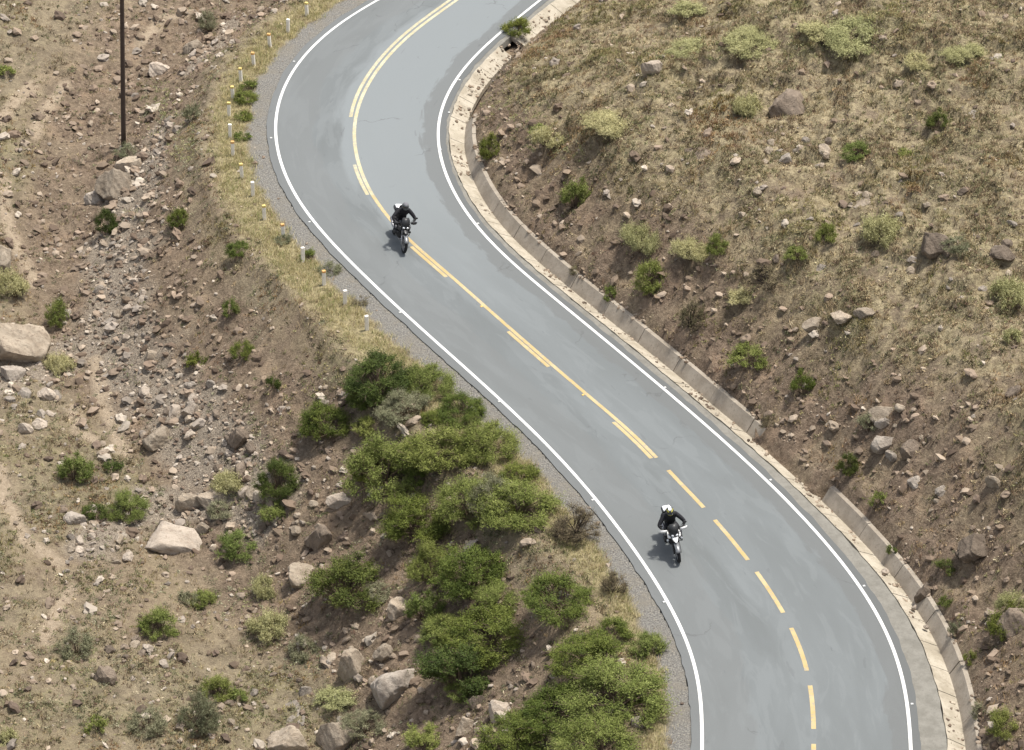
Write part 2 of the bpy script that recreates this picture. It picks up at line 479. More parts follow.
def tint_material(name, rough=0.9, trans=0.0, spread=0.0):
    """colour comes from each leaf, blade or stone's own tint"""
    m, nt, b = new_mat(name); q = NB(nt)
    a = q.n("ShaderNodeAttribute"); a.attribute_name = "tint"
    col = a.outputs["Color"]
    if spread:
        oi = q.n("ShaderNodeObjectInfo"); hs = q.n("ShaderNodeHueSaturation"); q.l(col, hs.inputs["Color"])
        q.l(q.math('ADD', q.math('MULTIPLY', oi.outputs["Random"], spread), 1 - spread / 2), hs.inputs["Value"])
        q.l(q.math('ADD', q.math('MULTIPLY', oi.outputs["Random"], -0.03), 0.512), hs.inputs["Hue"])
        col = hs.outputs[0]
    q.l(col, b.inputs["Base Color"]); b.inputs["Roughness"].default_value = rough
    b.inputs["Specular IOR Level"].default_value = 0.12
    if trans:
        out = nt.nodes["Material Output"]
        t = q.n("ShaderNodeBsdfTranslucent"); q.l(col, t.inputs["Color"])
        ms = q.n("ShaderNodeMixShader"); ms.inputs[0].default_value = trans
        q.l(b.outputs[0], ms.inputs[1]); q.l(t.outputs[0], ms.inputs[2]); q.l(ms.outputs[0], out.inputs["Surface"])
    return m

def plain(name, c, rough=0.5, metal=0.0, spec=0.5, var=0.12, scale=18.0):
    m, nt, b = new_mat(name); q = NB(nt)
    n = q.noise(q.obj(), scale, 4, 0.6)
    lo = tuple(x * (1 - var) for x in c); hi = tuple(min(1, x * (1 + var)) for x in c)
    q.l(q.mix(n, lo, hi), b.inputs["Base Color"])
    b.inputs["Roughness"].default_value = rough; b.inputs["Metallic"].default_value = metal; b.inputs["Specular IOR Level"].default_value = spec
    return m

M = {}
M['ground'] = ground_material()
M['road'] = road_material()
M['white'] = paint_material("white_road_paint", (0.56, 0.56, 0.54), (0.66, 0.66, 0.64), 0.58)
M['yellow'] = paint_material("yellow_road_paint", (0.41, 0.300, 0.125), (0.46, 0.365, 0.195), 0.50)
M['slab'] = concrete_material("pale_concrete", (0.30, 0.262, 0.20), (0.42, 0.375, 0.30), (0.17, 0.14, 0.105))
M['wall'] = concrete_material("dusty_concrete", (0.255, 0.218, 0.172), (0.335, 0.293, 0.238), (0.16, 0.128, 0.098))
M['shoulder'] = concrete_material("grey_shoulder", (0.165, 0.156, 0.134), (0.218, 0.207, 0.180), (0.11, 0.106, 0.092), 1.6)
M['rock_tan'] = rock_material("tan_rock", (0.275, 0.222, 0.165), (0.38, 0.318, 0.245), (0.165, 0.126, 0.092))
M['rock_grey'] = rock_material("grey_rock", (0.235, 0.200, 0.165), (0.35, 0.305, 0.255), (0.145, 0.12, 0.098))
M['rock_brown'] = rock_material("brown_rock", (0.145, 0.114, 0.087), (0.21, 0.168, 0.129), (0.09, 0.07, 0.054))
M['rock_pale'] = rock_material("pale_rock", (0.34, 0.28, 0.222), (0.44, 0.375, 0.305), (0.22, 0.172, 0.13))
M['leaf'] = tint_material("leaves", 0.6, 0.12, 0.30)
M['grass'] = tint_material("grass_blades", 0.8, 0.18)
M['stone'] = tint_material("loose_stone", 0.95)
M['bark'] = plain("grey_bark", (0.16, 0.12, 0.085), 0.95, 0, 0.1, 0.3)
M['deadwood'] = plain("dark_deadwood", (0.055, 0.042, 0.036), 0.95, 0, 0.1, 0.3)

# ------------------------------------------------------------------ terrain mesh with its ground-cover zones
def poly_dist(P, line):
    line = np.asarray(line, float); best = np.full(len(P), 1e9)
    for a, b in zip(line[:-1], line[1:]):
        ab = b - a; t = np.clip(((P - a) @ ab) / (ab @ ab), 0, 1)
        best = np.minimum(best, np.linalg.norm(P - (a + t[:, None] * ab), axis=1))
    return best
def world_line(px): return [tuple(hit(*p)[0][:2]) for p in px]
RUBBLE = world_line([(170,128),(140,190),(118,235),(118,262),(112,300),(120,345),(150,385),(190,425),(225,465),(262,500)])
RUBBLE2 = world_line([(0,385),(40,372),(75,350),(112,335)])
RUBBLE3 = world_line([(235,20),(215,48),(190,70)])
RUBBLE4 = world_line([(90,545),(150,505),(215,500),(260,520)])
RUBBLES = [(RUBBLE, 1.5), (RUBBLE2, 1.1), (RUBBLE3, 0.6), (RUBBLE4, 1.0)]
PATHS = [world_line(p) for p in ([(0,122),(14,104),(33,86)], [(33,136),(48,106),(66,84)], [(0,175),(8,225),(24,262),(36,285)],
         [(95,360),(103,400),(113,425),(122,452)], [(72,408),(80,432),(92,440)], [(0,470),(5,500),(25,540),(60,562)], [(45,640),(60,610),(72,590)], [(140,45),(160,22),(190,10)])]
def zones(P, s, dR, dL, n1, n2, n3):
    left = dL > 0; right = dR > 0
    d0 = ASPH + sh_w(s) + SLAB + WALLW + WALLT
    wob = 0.35 * n2 + 0.2 * n3
    shw = np.interp(s, [S_TOP, S_TOP + 12, S_TOP + 25, S_BOT - 14, S_BOT], [0.85, 0.78, 0.85, 0.78, 0.75])
    sh = left * (1 - sstep(shw - 0.12, shw + 0.16, dL - 0.35 + wob * 0.7))
    vg_w = np.interp(s, [S_TOP - 5, S_TOP + 10, S_TOP + 24, S_TOP + 34, S_BOT - 10], [1.0, 0.9, 1.2, 0.9, 0.5])
    verge = left * (1 - sstep(0.0, 0.9, dL - 0.35 - shw - vg_w + wob * 1.4)) * (1 - sh)
    bk = bank_h(s)
    bare = right * (1 - sstep(0.75, 1.7, (dR - d0) / np.maximum(bk, 0.4) + 0.7 * n1 + wob * 0.6)) * np.clip(0.55 + 0.8 * n2 + 0.35, 0, 1)
    e = dL - 3.8
    bare = np.maximum(bare, left * sstep(-0.1, 0.6, e + wob) * (1 - sstep(5.5, 8.0, e + 2 * n1)) * np.clip(0.80 + 0.6 * n2, 0, 0.95))
    rub = np.zeros(len(P))
    for line, w in RUBBLES:
        rub = np.maximum(rub, 1 - sstep(w * 0.45, w * 1.25, poly_dist(P, line) + 0.8 * n2 * w))
    rub = rub * left * (e > 0.6)
    path = np.zeros(len(P))
    for line in PATHS:
        path = np.maximum(path, 1 - sstep(0.14, 0.40, poly_dist(P, line) + 0.12 * n3))
    path = path * left * (e > 1)
    green = np.clip(sstep(-0.15, 0.45, n1 + 0.6 * n2), 0, 1) * np.where(right, 0.55, 0.5)
    return np.c_[verge, bare, rub], np.c_[sh, path, green]
near = (PX_[:, 0] > -26) & (PX_[:, 0] < 26) & (PX_[:, 1] > 89) & (PX_[:, 1] < 174)
Z1, Z2 = zones(PX_, gs, gdR, gdL, hn1, hn2, hn3)
nx, ny = len(GX), len(GY)
ii = (np.arange(ny - 1)[:, None] * nx + np.arange(nx - 1)[None]).ravel()
me = np_mesh("hillside", np.c_[PX_, HZ], np.c_[ii, ii + 1, ii + nx + 1, ii + nx], smooth=True, attrs={"zone": Z1, "zone2": Z2, "zone3": np.c_[(gdL > 0) * 1.0, (gdL > 0) * 0.0, (gdL > 0) * 0.0]})
tag(link("hillside", me, M['ground']), kind="structure")

# ------------------------------------------------------------------ road, paint, shoulder
def strip(name, s0, s1, offs, mat, uv=False, step=0.25, edge=False, flat_ends=False):
    """offs: list of (function(s)->u, z) across the strip, photo left to right"""
    ss = np.arange(s0, s1 + 1e-6, step)
    if ss[-1] < s1 - 0.02: ss = np.r_[ss, s1]
    V = []; U = []; E = []
    for f, z in offs:
        u = f(ss); p = road_pt(ss, u)
        zz = z(ss) if callable(z) else np.full(len(ss), z)
        V.append(np.c_[p, zz]); U.append(np.c_[u, ss])
        E.append(np.c_[(u + np.interp(ss, S1, WL)) / 4, (np.interp(ss, S1, WR) - u) / 4, u * 0])
    k = len(ss); n = len(offs)
    V = np.vstack(V); U = np.vstack(U)
    F = []
    for a in range(n - 1):
        i = np.arange(k - 1) + a * k
        F.append(np.c_[i, i + k, i + k + 1, i + 1][:, ::-1])
    F = np.vstack(F)
    # make normals face up
    me = np_mesh(name, V, F, smooth=False, uv=U if uv else None, attrs={"edge": np.clip(np.vstack(E), 0, 1)} if edge else None)
    return link(name, me, mat)
wl = lambda s: np.interp(s, S1, WL); wr = lambda s: np.interp(s, S1, WR)
SA, SB = 5.0, S1[-1] - 5.0
lanes = [(lambda s, a=a: -wl(s) * (1 - a) + wr(s) * a, 0.0) for a in (0, .125, .25, .375, .5, .625, .75, .875, 1.0)]
rag = lambda s: 0.045 * perlin(s / 0.8, s * 0 + 3.3, 3) + 0.02 * perlin(s / 0.2, s * 0 + 7.3, 4)
road = strip("road", SA, SB, [(lambda s: -wl(s) - ASPH - 0.03 + rag(s), -0.5), (lambda s: -wl(s) - ASPH + rag(s), -0.015)] + lanes +
             [(lambda s: wr(s) + ASPH * 0.85 + rag(s + 40), -0.01), (lambda s: wr(s) + ASPH * 0.85 + 0.03 + rag(s + 40), -0.3)], M['road'], uv=True, edge=True)
tag(road, kind="structure")
LW = 0.057
tag(strip("edge_line", SA, SB, [(lambda s: -wl(s) - LW, 0.005), (lambda s: -wl(s) + LW, 0.005)], M['white']), kind="structure")
tag(strip("edge_line", SA, SB, [(lambda s: wr(s) - LW, 0.005), (lambda s: wr(s) + LW, 0.005)], M['white']), kind="structure")
YS = [(456.5,1.3),(428.5,20.3),(403,42),(382.8,63.5),(366,88.9),(357,111.7),(354.4,129.5),(355.4,147.3),(360,167),(366,183),(377.7,203.5),(391.7,221),(410.2,241),(432,259.5),(452.8,278.4),(468.8,292.5),(483,305.2),(508.8,327.2),(544,358.4),(560,372.5),(580.8,390.4),(608,413.4),(632,433),(657,457.6)]
ys, yu = su_of(on_plane(YS))
DASH = [((666.4,470.8),(704,507.6)),((714.4,520),(748,560)),((756,572),(783.5,612.7)),((790.7,628),(807.5,670.7)),((810.2,685.5),(814.2,729)),((813,744),(811,790))]
ds = [su_of(on_plane(d)) for d in DASH]
cs = np.r_[0, ys, *[d[0] for d in ds], 400]; cu = np.r_[yu[0], yu, *[d[1] for d in ds], ds[-1][1][-1]]
cu = np.interp(S1, cs, cu); cu = smooth(cu[:, None], 5)[:, 0]
yc = lambda s: np.interp(s, S1, cu)
YW = 0.07
M['yellow_faded'] = paint_material("faded_yellow_road_paint", (0.42, 0.365, 0.215), (0.48, 0.44, 0.30), 0.48)
S_FADE = su_of(on_plane([(372, 195)]))[0][0]
for sa_, sb_, pm in ((SA, S_FADE, 'yellow_faded'), (S_FADE, ys[-1], 'yellow')):
  tag(strip("centre_line", sa_, sb_, [(lambda s: yc(s) - YW, 0.005), (lambda s: yc(s) + YW, 0.005)], M[pm], step=0.2), kind="structure")
LDASH = [((470,-10),(349.8,117)),((352,165),(367,195)),((409.6,247),(443.5,278)),((506.4,332),(549.5,366.5)),((610.5,423),(651,458.5))]
for k, d in enumerate(LDASH):
    a, _ = su_of(on_plane(d)); a0, a1 = (SA, a[1]) if k == 0 else a
    off = (lambda s: -np.interp(s, [S_TOP - 3, S_TOP + 8, S_TOP + 12, 400], [0.25, 0.23, 0.18, 0.137]))
    tag(strip("centre_line", a0, a1, [(lambda s: yc(s) + off(s) - YW, 0.005), (lambda s: yc(s) + off(s) + YW, 0.005)], M['yellow_faded' if k < 2 else 'yellow'], step=0.2), kind="structure")
for d in ds:
    tag(strip("lane_dash", d[0][0], d[0][1], [(lambda s: yc(s) - 0.075, 0.005), (lambda s: yc(s) + 0.075, 0.005)], M['yellow'], step=0.2), kind="structure")
e0 = lambda s: wr(s) + ASPH * 0.85 - 0.12
e1 = lambda s: wr(s) + ASPH + sh_w(s)
e2 = lambda s: e1(s) + SLAB
e3 = lambda s: e2(s) + WALLW
e4 = lambda s: e3(s) + WALLT
rag2 = lambda s: 0.03 * perlin(s / 0.6, s * 0 + 13.3, 6) + 0.025 * perlin(s / 0.17, s * 0 + 1.3, 8)
tag(strip("paved_shoulder", SA, SB, [(e0, -0.022), (lambda s: e1(s) - 0.03 + rag2(s), -0.03), (lambda s: e1(s) + rag2(s), -0.3)], M['shoulder']), kind="structure")

# ------------------------------------------------------------------ concrete drainage ditch: thing > inner_slab, outer_wall
ditch = empty("drainage_ditch", (*road_pt(S_BOT - 20, e2(S_BOT - 20)), -0.4))
tag(ditch, "long pale concrete drainage ditch following the uphill edge of the road", "ditch")
def bays(s0, s1, length, gap):
    out = []; s = s0
    while s < s1: out.append((s, min(s + length, s1) - gap)); s += length
    return out
def loft_boxes(name, bay_list, ring, mat, jit=0.0):
    V = []; F = []
    for a, b in bay_list:
        ss = np.linspace(a, b, 7); j = random.uniform(-jit, jit); j2 = random.uniform(-jit, jit)
        base = len(V); m = None
        for s in ss:
            r = ring(s); m = len(r)
            for k, (u, z) in enumerate(r):
                p = road_pt(s, u + j2); V.append((p[0], p[1], z + j))
        for q in range(len(ss) - 1):
            for k in range(m):
                F.append((base + q * m + k, base + q * m + (k + 1) % m, base + (q + 1) * m + (k + 1) % m, base + (q + 1) * m + k))
        F.append(tuple(base + k for k in range(m))[::-1]); F.append(tuple(base + (len(ss) - 1) * m + k for k in range(m)))
    me = bpy.data.meshes.new(name); me.from_pydata(V, [], F); me.update()
    bm = bmesh.new(); bm.from_mesh(me); bmesh.ops.recalc_face_normals(bm, faces=bm.faces); bm.to_mesh(me); bm.free()
    o = link(name, me, mat); o.parent = ditch; o.matrix_parent_inverse = Matrix.Translation(-ditch.location)
    return o
def slab_ring(s):
    w = 0.035 * float(perlin(np.array([s / 0.5]), np.array([4.4]), 2)[0])
    return [(float(e1(s)) - 0.02 + w, 0.005), (float(e2(s)) + 0.02, -0.32), (float(e2(s)) + 0.02, -0.55), (float(e1(s)) - 0.02 + w, -0.2)]
def wall_ring(s):
    return [(float(e2(s)) - 0.02, -0.32), (float(e3(s)), 0.19), (float(e4(s)), 0.195), (float(e4(s)), -0.6), (float(e2(s)), -0.6)]
sl = [b for b in bays(SA, SB, 1.15, 0.022) if not (S_BUSH - 1.3 < b[0] < S_BUSH + 0.6)]
loft_boxes("inner_slab", [b for b in sl if b[0] < S_BUSH], slab_ring, M['slab'], 0.006)
loft_boxes("inner_slab", [b for b in sl if b[0] > S_BUSH], slab_ring, M['slab'], 0.006)
S_WALL0 = su_of(on_plane([(470, 118)]))[0][0]
wb = [b for b in bays(S_WALL0, SB, 2.3, 0.03) if not (S_BRK - 2.2 < b[0] < S_BRK + 1.0)]
loft_boxes("outer_wall", [b for b in wb if b[0] < S_BRK], wall_ring, M['wall'], 0.012)
loft_boxes("outer_wall", [b for b in wb if b[0] > S_BRK], wall_ring, M['wall'], 0.012)
#NEXT

# ------------------------------------------------------------------ rocks
def ico(sub):
    bm = bmesh.new(); bmesh.ops.create_icosphere(bm, subdivisions=sub, radius=1.0)
    V = np.array([v.co for v in bm.verts]); F = np.array([[v.index for v in f.verts] for f in bm.faces]); bm.free()
    return V, F

def rock_verts(V, r, cuts=9, rough=0.05, flat_top=False):
    """chip a ball with random planes, then roughen it"""
    V = V.copy()
    n = r.normal(size=(cuts, 3)); n /= np.linalg.norm(n, axis=1)[:, None]
    d = r.uniform(0.48, 0.86, cuts)
    if flat_top: n = np.vstack([n, [[0.22, -0.34, 0.90]]]); n[-1] /= np.linalg.norm(n[-1]); d = np.r_[d, 0.42]
    for nn, dd in zip(n, d):
        h = V @ nn - dd; m = h > 0
        V[m] -= h[m, None] * nn * 0.96
    o = r.uniform(0, 50)
    f = fbm(V[:, 0] * 1.7 + V[:, 2] + o, V[:, 1] * 1.7 - V[:, 2] * 0.8 + o, 3, 4)
    f2 = fbm(V[:, 0] * 6 + V[:, 2] * 3 + o, V[:, 1] * 6 - V[:, 2] * 4 + o, 5, 3)
    V *= (1 + rough * 2.2 * f + rough * f2)[:, None]
    return V

ICO2, ICO3, ICO5 = ico(2), ico(3), ico(5)
ROCKS = []
for k in range(12):
    rv = rock_verts(ICO3[0], rng, 8 + k % 4, 0.09); rv[:, 2] *= 1.0; ROCKS.append((rv, ICO3[1]))
rock_cache = {}
def small_rock(mat, k):
    key = (mat, k)
    if key not in rock_cache:
        me = np_mesh("rock", ROCKS[k][0], ROCKS[k][1], smooth=False); me.materials.append(M[mat]); rock_cache[key] = me
    return rock_cache[key]

def place_rock(px, py, w, h, mat, label, group=None, hero=False, seed=0, tilt=None, depth=None, flat=False, top=False, name="rock", cat="rock"):
    """px,py: middle of the rock in the photo, w,h its size in pixels"""
    p, sc = hit(px, py + h * 0.30)
    W = w / sc; H = h / sc / 0.92 * (0.5 if flat else 1.0)
    if hero:
        r = np.random.default_rng(seed + 100)
        V = rock_verts(ICO5[0], r, 12 + 6 * flat, 0.075 + 0.07 * flat, flat or top)
        V /= np.abs(V).max(0)
        me = np_mesh("boulder", V, ICO5[1], smooth=True); me.materials.append(M[mat])
        me.polygons.foreach_set("use_smooth", np.ones(len(me.polygons), bool))
        nn = slope_normal(p.x, p.y, 0.8)
        rot = (nn.to_track_quat('Z', 'Y').to_matrix() @ Matrix.Rotation(tilt or 0, 3, 'Z')).to_euler() if flat or w > 70 else (0, 0, (tilt or 0))
    else:
        me = small_rock(mat, int(rng.integers(12)))
        rot = (rng.uniform(-.3, .3), (tilt if tilt is not None else rng.uniform(-.35, .35)), rng.uniform(0, 6.28) if tilt is None else rng.uniform(-.4, .4))
    o = bpy.data.objects.new(name, me); COL.objects.link(o)
    D = depth / sc if depth else (W * rng.uniform(0.75, 1.05))
    o.scale = (W / 2 * 1.12, D / 2, max(H / 2 * 1.05, 0.04)) if not hero else (W / 2, D / 2, H / 2)
    o.rotation_euler = rot
    o.location = (p.x, p.y, p.z + H * (-0.25 if flat else -0.1 if w > 70 else 0.08 if hero else 0.0))
    tag(o, label, cat, group)
    return o

# px, py, w, h, material, label, tilt(z)
HERO = [
 (171, 531, 64, 50, 'rock_pale', "biggest pale boulder with a broad bright top, alone on the open left slope", 0.3, 1, 2),
 (117, 180, 44, 42, 'rock_tan', "tall tan slab of rock leaning below the foot of the utility pole", 0.2, 2, 0),
 (132, 163, 36, 22, 'rock_tan', "reddish flat rock right under the utility pole, behind the tall leaning slab", -0.3, 3, 0),
 (97, 193, 28, 22, 'rock_grey', "pale grey block wedged against the left foot of the tall leaning slab", 0.5, 4, 0),
 (20, 336, 64, 56, 'rock_tan', "huge tan boulder with a sunlit top cut off by the left edge of the photo", 0.1, 5, 2),
 (2, 256, 34, 32, 'rock_tan', "tan boulder at the left edge above the huge sunlit one", 0.4, 6, 0),
 (158, 434, 36, 24, 'rock_tan', "tan wedge of rock with a slanting top beside the pale worn path", 0.6, 7, 0),
 (240, 435, 28, 30, 'rock_brown', "upright brown block at the foot of the bare embankment", 0.1, 8, 0),
 (240, 471, 26, 26, 'rock_brown', "rounded brown boulder just above the dark bush on the rubble", 0.9, 9, 0),
 (190, 500, 30, 26, 'rock_tan', "knobbly tan rock leaning on the back of the biggest pale boulder", 0.2, 10, 0),
 (212, 496, 38, 18, 'rock_tan', "low wide rock behind the right shoulder of the biggest pale boulder", -0.2, 11, 0),
 (301, 571, 36, 36, 'rock_tan', "tan square boulder with a bright top touching the dark round bush", 0.25, 12, 2),
 (321, 531, 34, 38, 'rock_brown', "steep brown rock uphill of the dark round bush", 0.0, 13, 0),
 (350, 662, 38, 46, 'rock_tan', "split boulder showing pale fresh faces in front of the thicket", 0.7, 14, 0),
 (391, 678, 62, 48, 'rock_grey', "broad grey boulder sloping down to the left beside the large green bush", 0.35, 15, 0),
 (384, 650, 24, 22, 'rock_tan', "small tan boulder perched above the broad sloping grey one", 0.2, 16, 0),
 (399, 606, 30, 22, 'rock_tan', "tan rock lying between the dark round bush and the olive bush", 0.5, 17, 0),
 (285, 738, 44, 38, 'rock_tan', "brownish boulder at the bottom edge left of the striped one", 0.3, 18, 0),
 (334, 730, 44, 36, 'rock_tan', "boulder with a pale streaked face at the bottom edge", -0.4, 19, 0),
 (292, 698, 62, 42, 'rock_grey', "wide flat rock half buried on the slope near the bottom edge", 0.15, 20, 1),
 (105, 673, 24, 26, 'rock_brown', "dark brown upright rock beside the silvery weeds, lower left", 0.1, 21, 0),
 (478, 701, 18, 22, 'rock_brown', "round brown rock tucked under the large green bush", 0.1, 22, 0),
 (500, 707, 30, 22, 'rock_pale', "pale angular rock lowest of the heap under the large green bush", 0.2, 23, 0),
 (465, 724, 28, 30, 'rock_tan', "tan blocky rock left end of the heap at the bottom edge", 0.5, 24, 0),
 (639, 721, 22, 18, 'rock_grey', "grey rock poking out of the lowest bush beside the gravel shoulder", 0.3, 25, 0),
 (653, 64, 26, 26, 'rock_pale', "pinkish pale boulder standing on the upper right hillside near the road bend", 0.2, 26, 0),
 (790, 103, 48, 32, 'rock_brown', "dark brown wedge shaped boulder high on the right hillside", 0.35, 27, 0),
 (940, 238, 38, 32, 'rock_brown', "rounded brown boulder with green weeds at its foot on the right hillside", 0.15, 28, 0),
 (860, 197, 40, 14, 'rock_tan', "thin tan ledge of rock left of the rounded brown boulder", 0.4, 29, 1),
 (816, 323, 30, 13, 'rock_tan', "left block of the long low outcrop across the middle of the right hillside", 0.2, 30, 0),
 (842, 317, 34, 11, 'rock_tan', "middle block of the long low outcrop across the middle of the right hillside", 0.3, 62, 0),
 (866, 311, 26, 10, 'rock_tan', "right block of the long low outcrop across the middle of the right hillside", 0.1, 63, 0),
 (884, 410, 34, 18, 'rock_tan', "pale outcrop on the right hillside above the round green bush", 0.3, 31, 0),
 (970, 112, 32, 12, 'rock_grey', "flat pale grey ledge on the upper right hillside", -0.1, 32, 1),
 (158, 68, 24, 16, 'rock_pale', "white topped rock right of the utility pole's upper part", 0.1, 33, 0),
 (194, 47, 26, 20, 'rock_tan', "tan rounded boulder at the top of the rubble beside the verge", 0.6, 34, 0),
 (1003, 250, 30, 20, 'rock_brown', "brown rock at the right edge level with the rounded brown boulder", 0.3, 35, 0),
 (885, 442, 32, 18, 'rock_grey', "grey slab of rock jutting from the cut bank above the round green bush", 0.5, 36, 0),
 (910, 448, 22, 24, 'rock_brown', "brown leaning stone beside the grey slab on the cut bank", 0.1, 37, 0),
 (1012, 620, 40, 46, 'rock_brown', "large brown outcrop at the right edge low on the cut bank", 0.4, 38, 0),
 (925, 590, 22, 26, 'rock_brown', "dark stone nose sticking out of the cut bank above the ditch wall", 0.2, 39, 0),
 (700, 148, 38, 12, 'rock_brown', "half buried brown ledge below the pale green patches on the right", 0.3, 40, 1),
 (12, 372, 30, 22, 'rock_grey', "grey boulder just under the huge sunlit one at the left edge", 0.2, 41, 0),
 (47, 392, 22, 16, 'rock_pale', "pale rock at the right end of the pile below the huge sunlit boulder", 0.2, 42, 0),
 (75, 517, 24, 16, 'rock_grey', "grey stone at the lower left standing left of the bright green bush pair", 0.2, 43, 0),
 (192, 410, 22, 18, 'rock_pale', "bright white rock in the middle of the rubble on the left slope", 0.3, 44, 0),
 (60, 502, 28, 12, 'rock_brown', "low brown ledge below the small bush on the left slope", 0.2, 45, 1),
 (462, 622, 26, 14, 'rock_pale', "flat pale stone in the gap between the thicket bushes", 0.2, 46, 1),
 (203, 528, 18, 20, 'rock_tan', "small tan block touching the right side of the biggest pale boulder", 0.1, 47, 0),
 (340, 495, 30, 18, 'rock_pale', "pale stones' largest slab at the left foot of the thicket", 0.6, 48, 0),
 (1015, 390, 22, 22, 'rock_brown', "brown stone at the right edge above the cut bank", 0.3, 49, 0),
 (975, 540, 46, 26, 'rock_brown', "rough brown crag in the cut bank above the ditch near the right edge", 0.5, 50, 0),
 (820, 265, 30, 14, 'rock_grey', "grey ledge uphill of the long low outcrop", 0.2, 51, 1),
]
for (px, py, w, h, mt, lab, tl, sd_, fl) in HERO:
    place_rock(px, py, w, h, mt, lab, None, True, sd_, tl, depth=w * (0.6 if sd_ in (30, 62, 63) else 0.75 if fl != 1 else 0.6), flat=fl == 1, top=fl == 2, name="boulder", cat="boulder")

def inside_px(poly, n, r):
    poly = np.asarray(poly, float); out = []
    lo, hi = poly.min(0), poly.max(0)
    while len(out) < n:
        x, y = r.uniform(lo[0], hi[0]), r.uniform(lo[1], hi[1])
        c = False
        for (x0, y0), (x1, y1) in zip(poly, np.roll(poly, -1, 0)):
            if (y0 > y) != (y1 > y) and x < (x1 - x0) * (y - y0) / (y1 - y0) + x0: c = not c
        if c: out.append((x, y))
    return out

CLUSTERS = [
 # polygon, count, (min,max) px width, materials, label, group
 ([(150,190),(172,195),(150,260),(150,300),(95,300),(95,240),(125,215)], 34, (5, 13), ('rock_grey', 'rock_grey', 'rock_pale'), "grey angular stone in the rubble streak below the tall leaning slab", "stones of the rubble streak below the leaning slab"),
 ([(60,310),(130,300),(165,345),(135,380),(75,360)], 28, (5, 15), ('rock_grey', 'rock_pale', 'rock_tan'), "grey or pale stone scattered right of the huge sunlit boulder", "stones right of the huge sunlit boulder"),
 ([(0,368),(40,360),(62,390),(40,430),(0,440)], 20, (8, 18), ('rock_grey', 'rock_pale', 'rock_grey'), "grey rounded stone in the pile below the huge sunlit boulder", "stones of the pile below the huge sunlit boulder"),
 ([(135,385),(215,375),(250,430),(262,500),(225,490),(200,440),(145,415)], 40, (6, 17), ('rock_grey', 'rock_pale', 'rock_tan', 'rock_brown'), "loose stone on the rubble above the biggest pale boulder", "stones on the rubble above the biggest pale boulder"),
 ([(55,520),(140,515),(130,560),(60,590)], 20, (6, 16), ('rock_grey', 'rock_pale', 'rock_tan'), "stone lying on the slope left of the biggest pale boulder", "stones left of the biggest pale boulder"),
 ([(225,440),(330,470),(345,520),(290,560),(240,520)], 22, (6, 16), ('rock_tan', 'rock_pale', 'rock_brown'), "stone at the foot of the bare embankment beside the round bush", "stones at the foot of the bare embankment"),
 ([(80,630),(175,625),(180,690),(95,690)], 18, (6, 17), ('rock_tan', 'rock_pale', 'rock_brown'), "stone on the open ground in the lower left of the photo", "stones on the lower left ground"),
 ([(220,650),(330,620),(420,700),(400,745),(230,740)], 24, (7, 20), ('rock_tan', 'rock_grey', 'rock_brown'), "stone among the large boulders at the bottom of the slope", "stones among the boulders at the bottom"),
 ([(455,690),(540,660),(545,680),(520,735),(470,745)], 16, (7, 16), ('rock_tan', 'rock_pale', 'rock_brown'), "stone of the heap under the large green bush", "stones of the heap under the large green bush"),
 ([(770,140),(830,140),(835,165),(760,160)], 12, (8, 18), ('rock_grey', 'rock_brown', 'rock_tan'), "rock in the broken row below the dark brown wedge boulder", "rocks in the row below the wedge boulder"),
 ([(700,190),(1020,130),(1020,300),(760,300)], 30, (5, 15), ('rock_tan', 'rock_grey', 'rock_brown'), "small rock scattered over the middle of the right hillside", "rocks scattered over the right hillside"),
 ([(850,400),(1020,420),(1020,560),(920,520)], 20, (6, 18), ('rock_brown', 'rock_tan', 'rock_grey'), "rock sticking out of the upper cut bank on the right", "rocks in the upper cut bank"),
]
for poly, n, (a, b), mats, lab, grp in CLUSTERS:
    for (x, y) in inside_px(poly, n, rng):
        w = a + (b - a) * rng.random() ** 2.2
        place_rock(x, y, w, w * rng.uniform(0.6, 0.95), mats[int(rng.integers(len(mats)))], lab, grp)
WHITE_BITS = [(608,565,6,5,"white chip of stone on the gravel shoulder below the dry brown shrub"), (589,508,5,4,"small white stone at the verge above the dry brown shrub"),
 (553,676,8,6,"white stone on the dusty gap between the two lowest thicket bushes"), (575,560,6,4,"pale flake lying on the dry verge grass beside the dry brown shrub"),
 (590,287,6,5,"white stone lying in the concrete ditch beside the small bush"), (914,607,6,6,"white stone in the concrete ditch, upper of two close together"), (926,626,6,6,"white stone in the concrete ditch, lower of two close together"),
 (885,571,8,5,"pale stone resting on the ditch slab beside the broken wall"), (490,262,0,0,"")]
for x, y, w, h, lab in WHITE_BITS:
    if w: place_rock(x, y, w, h, 'rock_pale', lab)

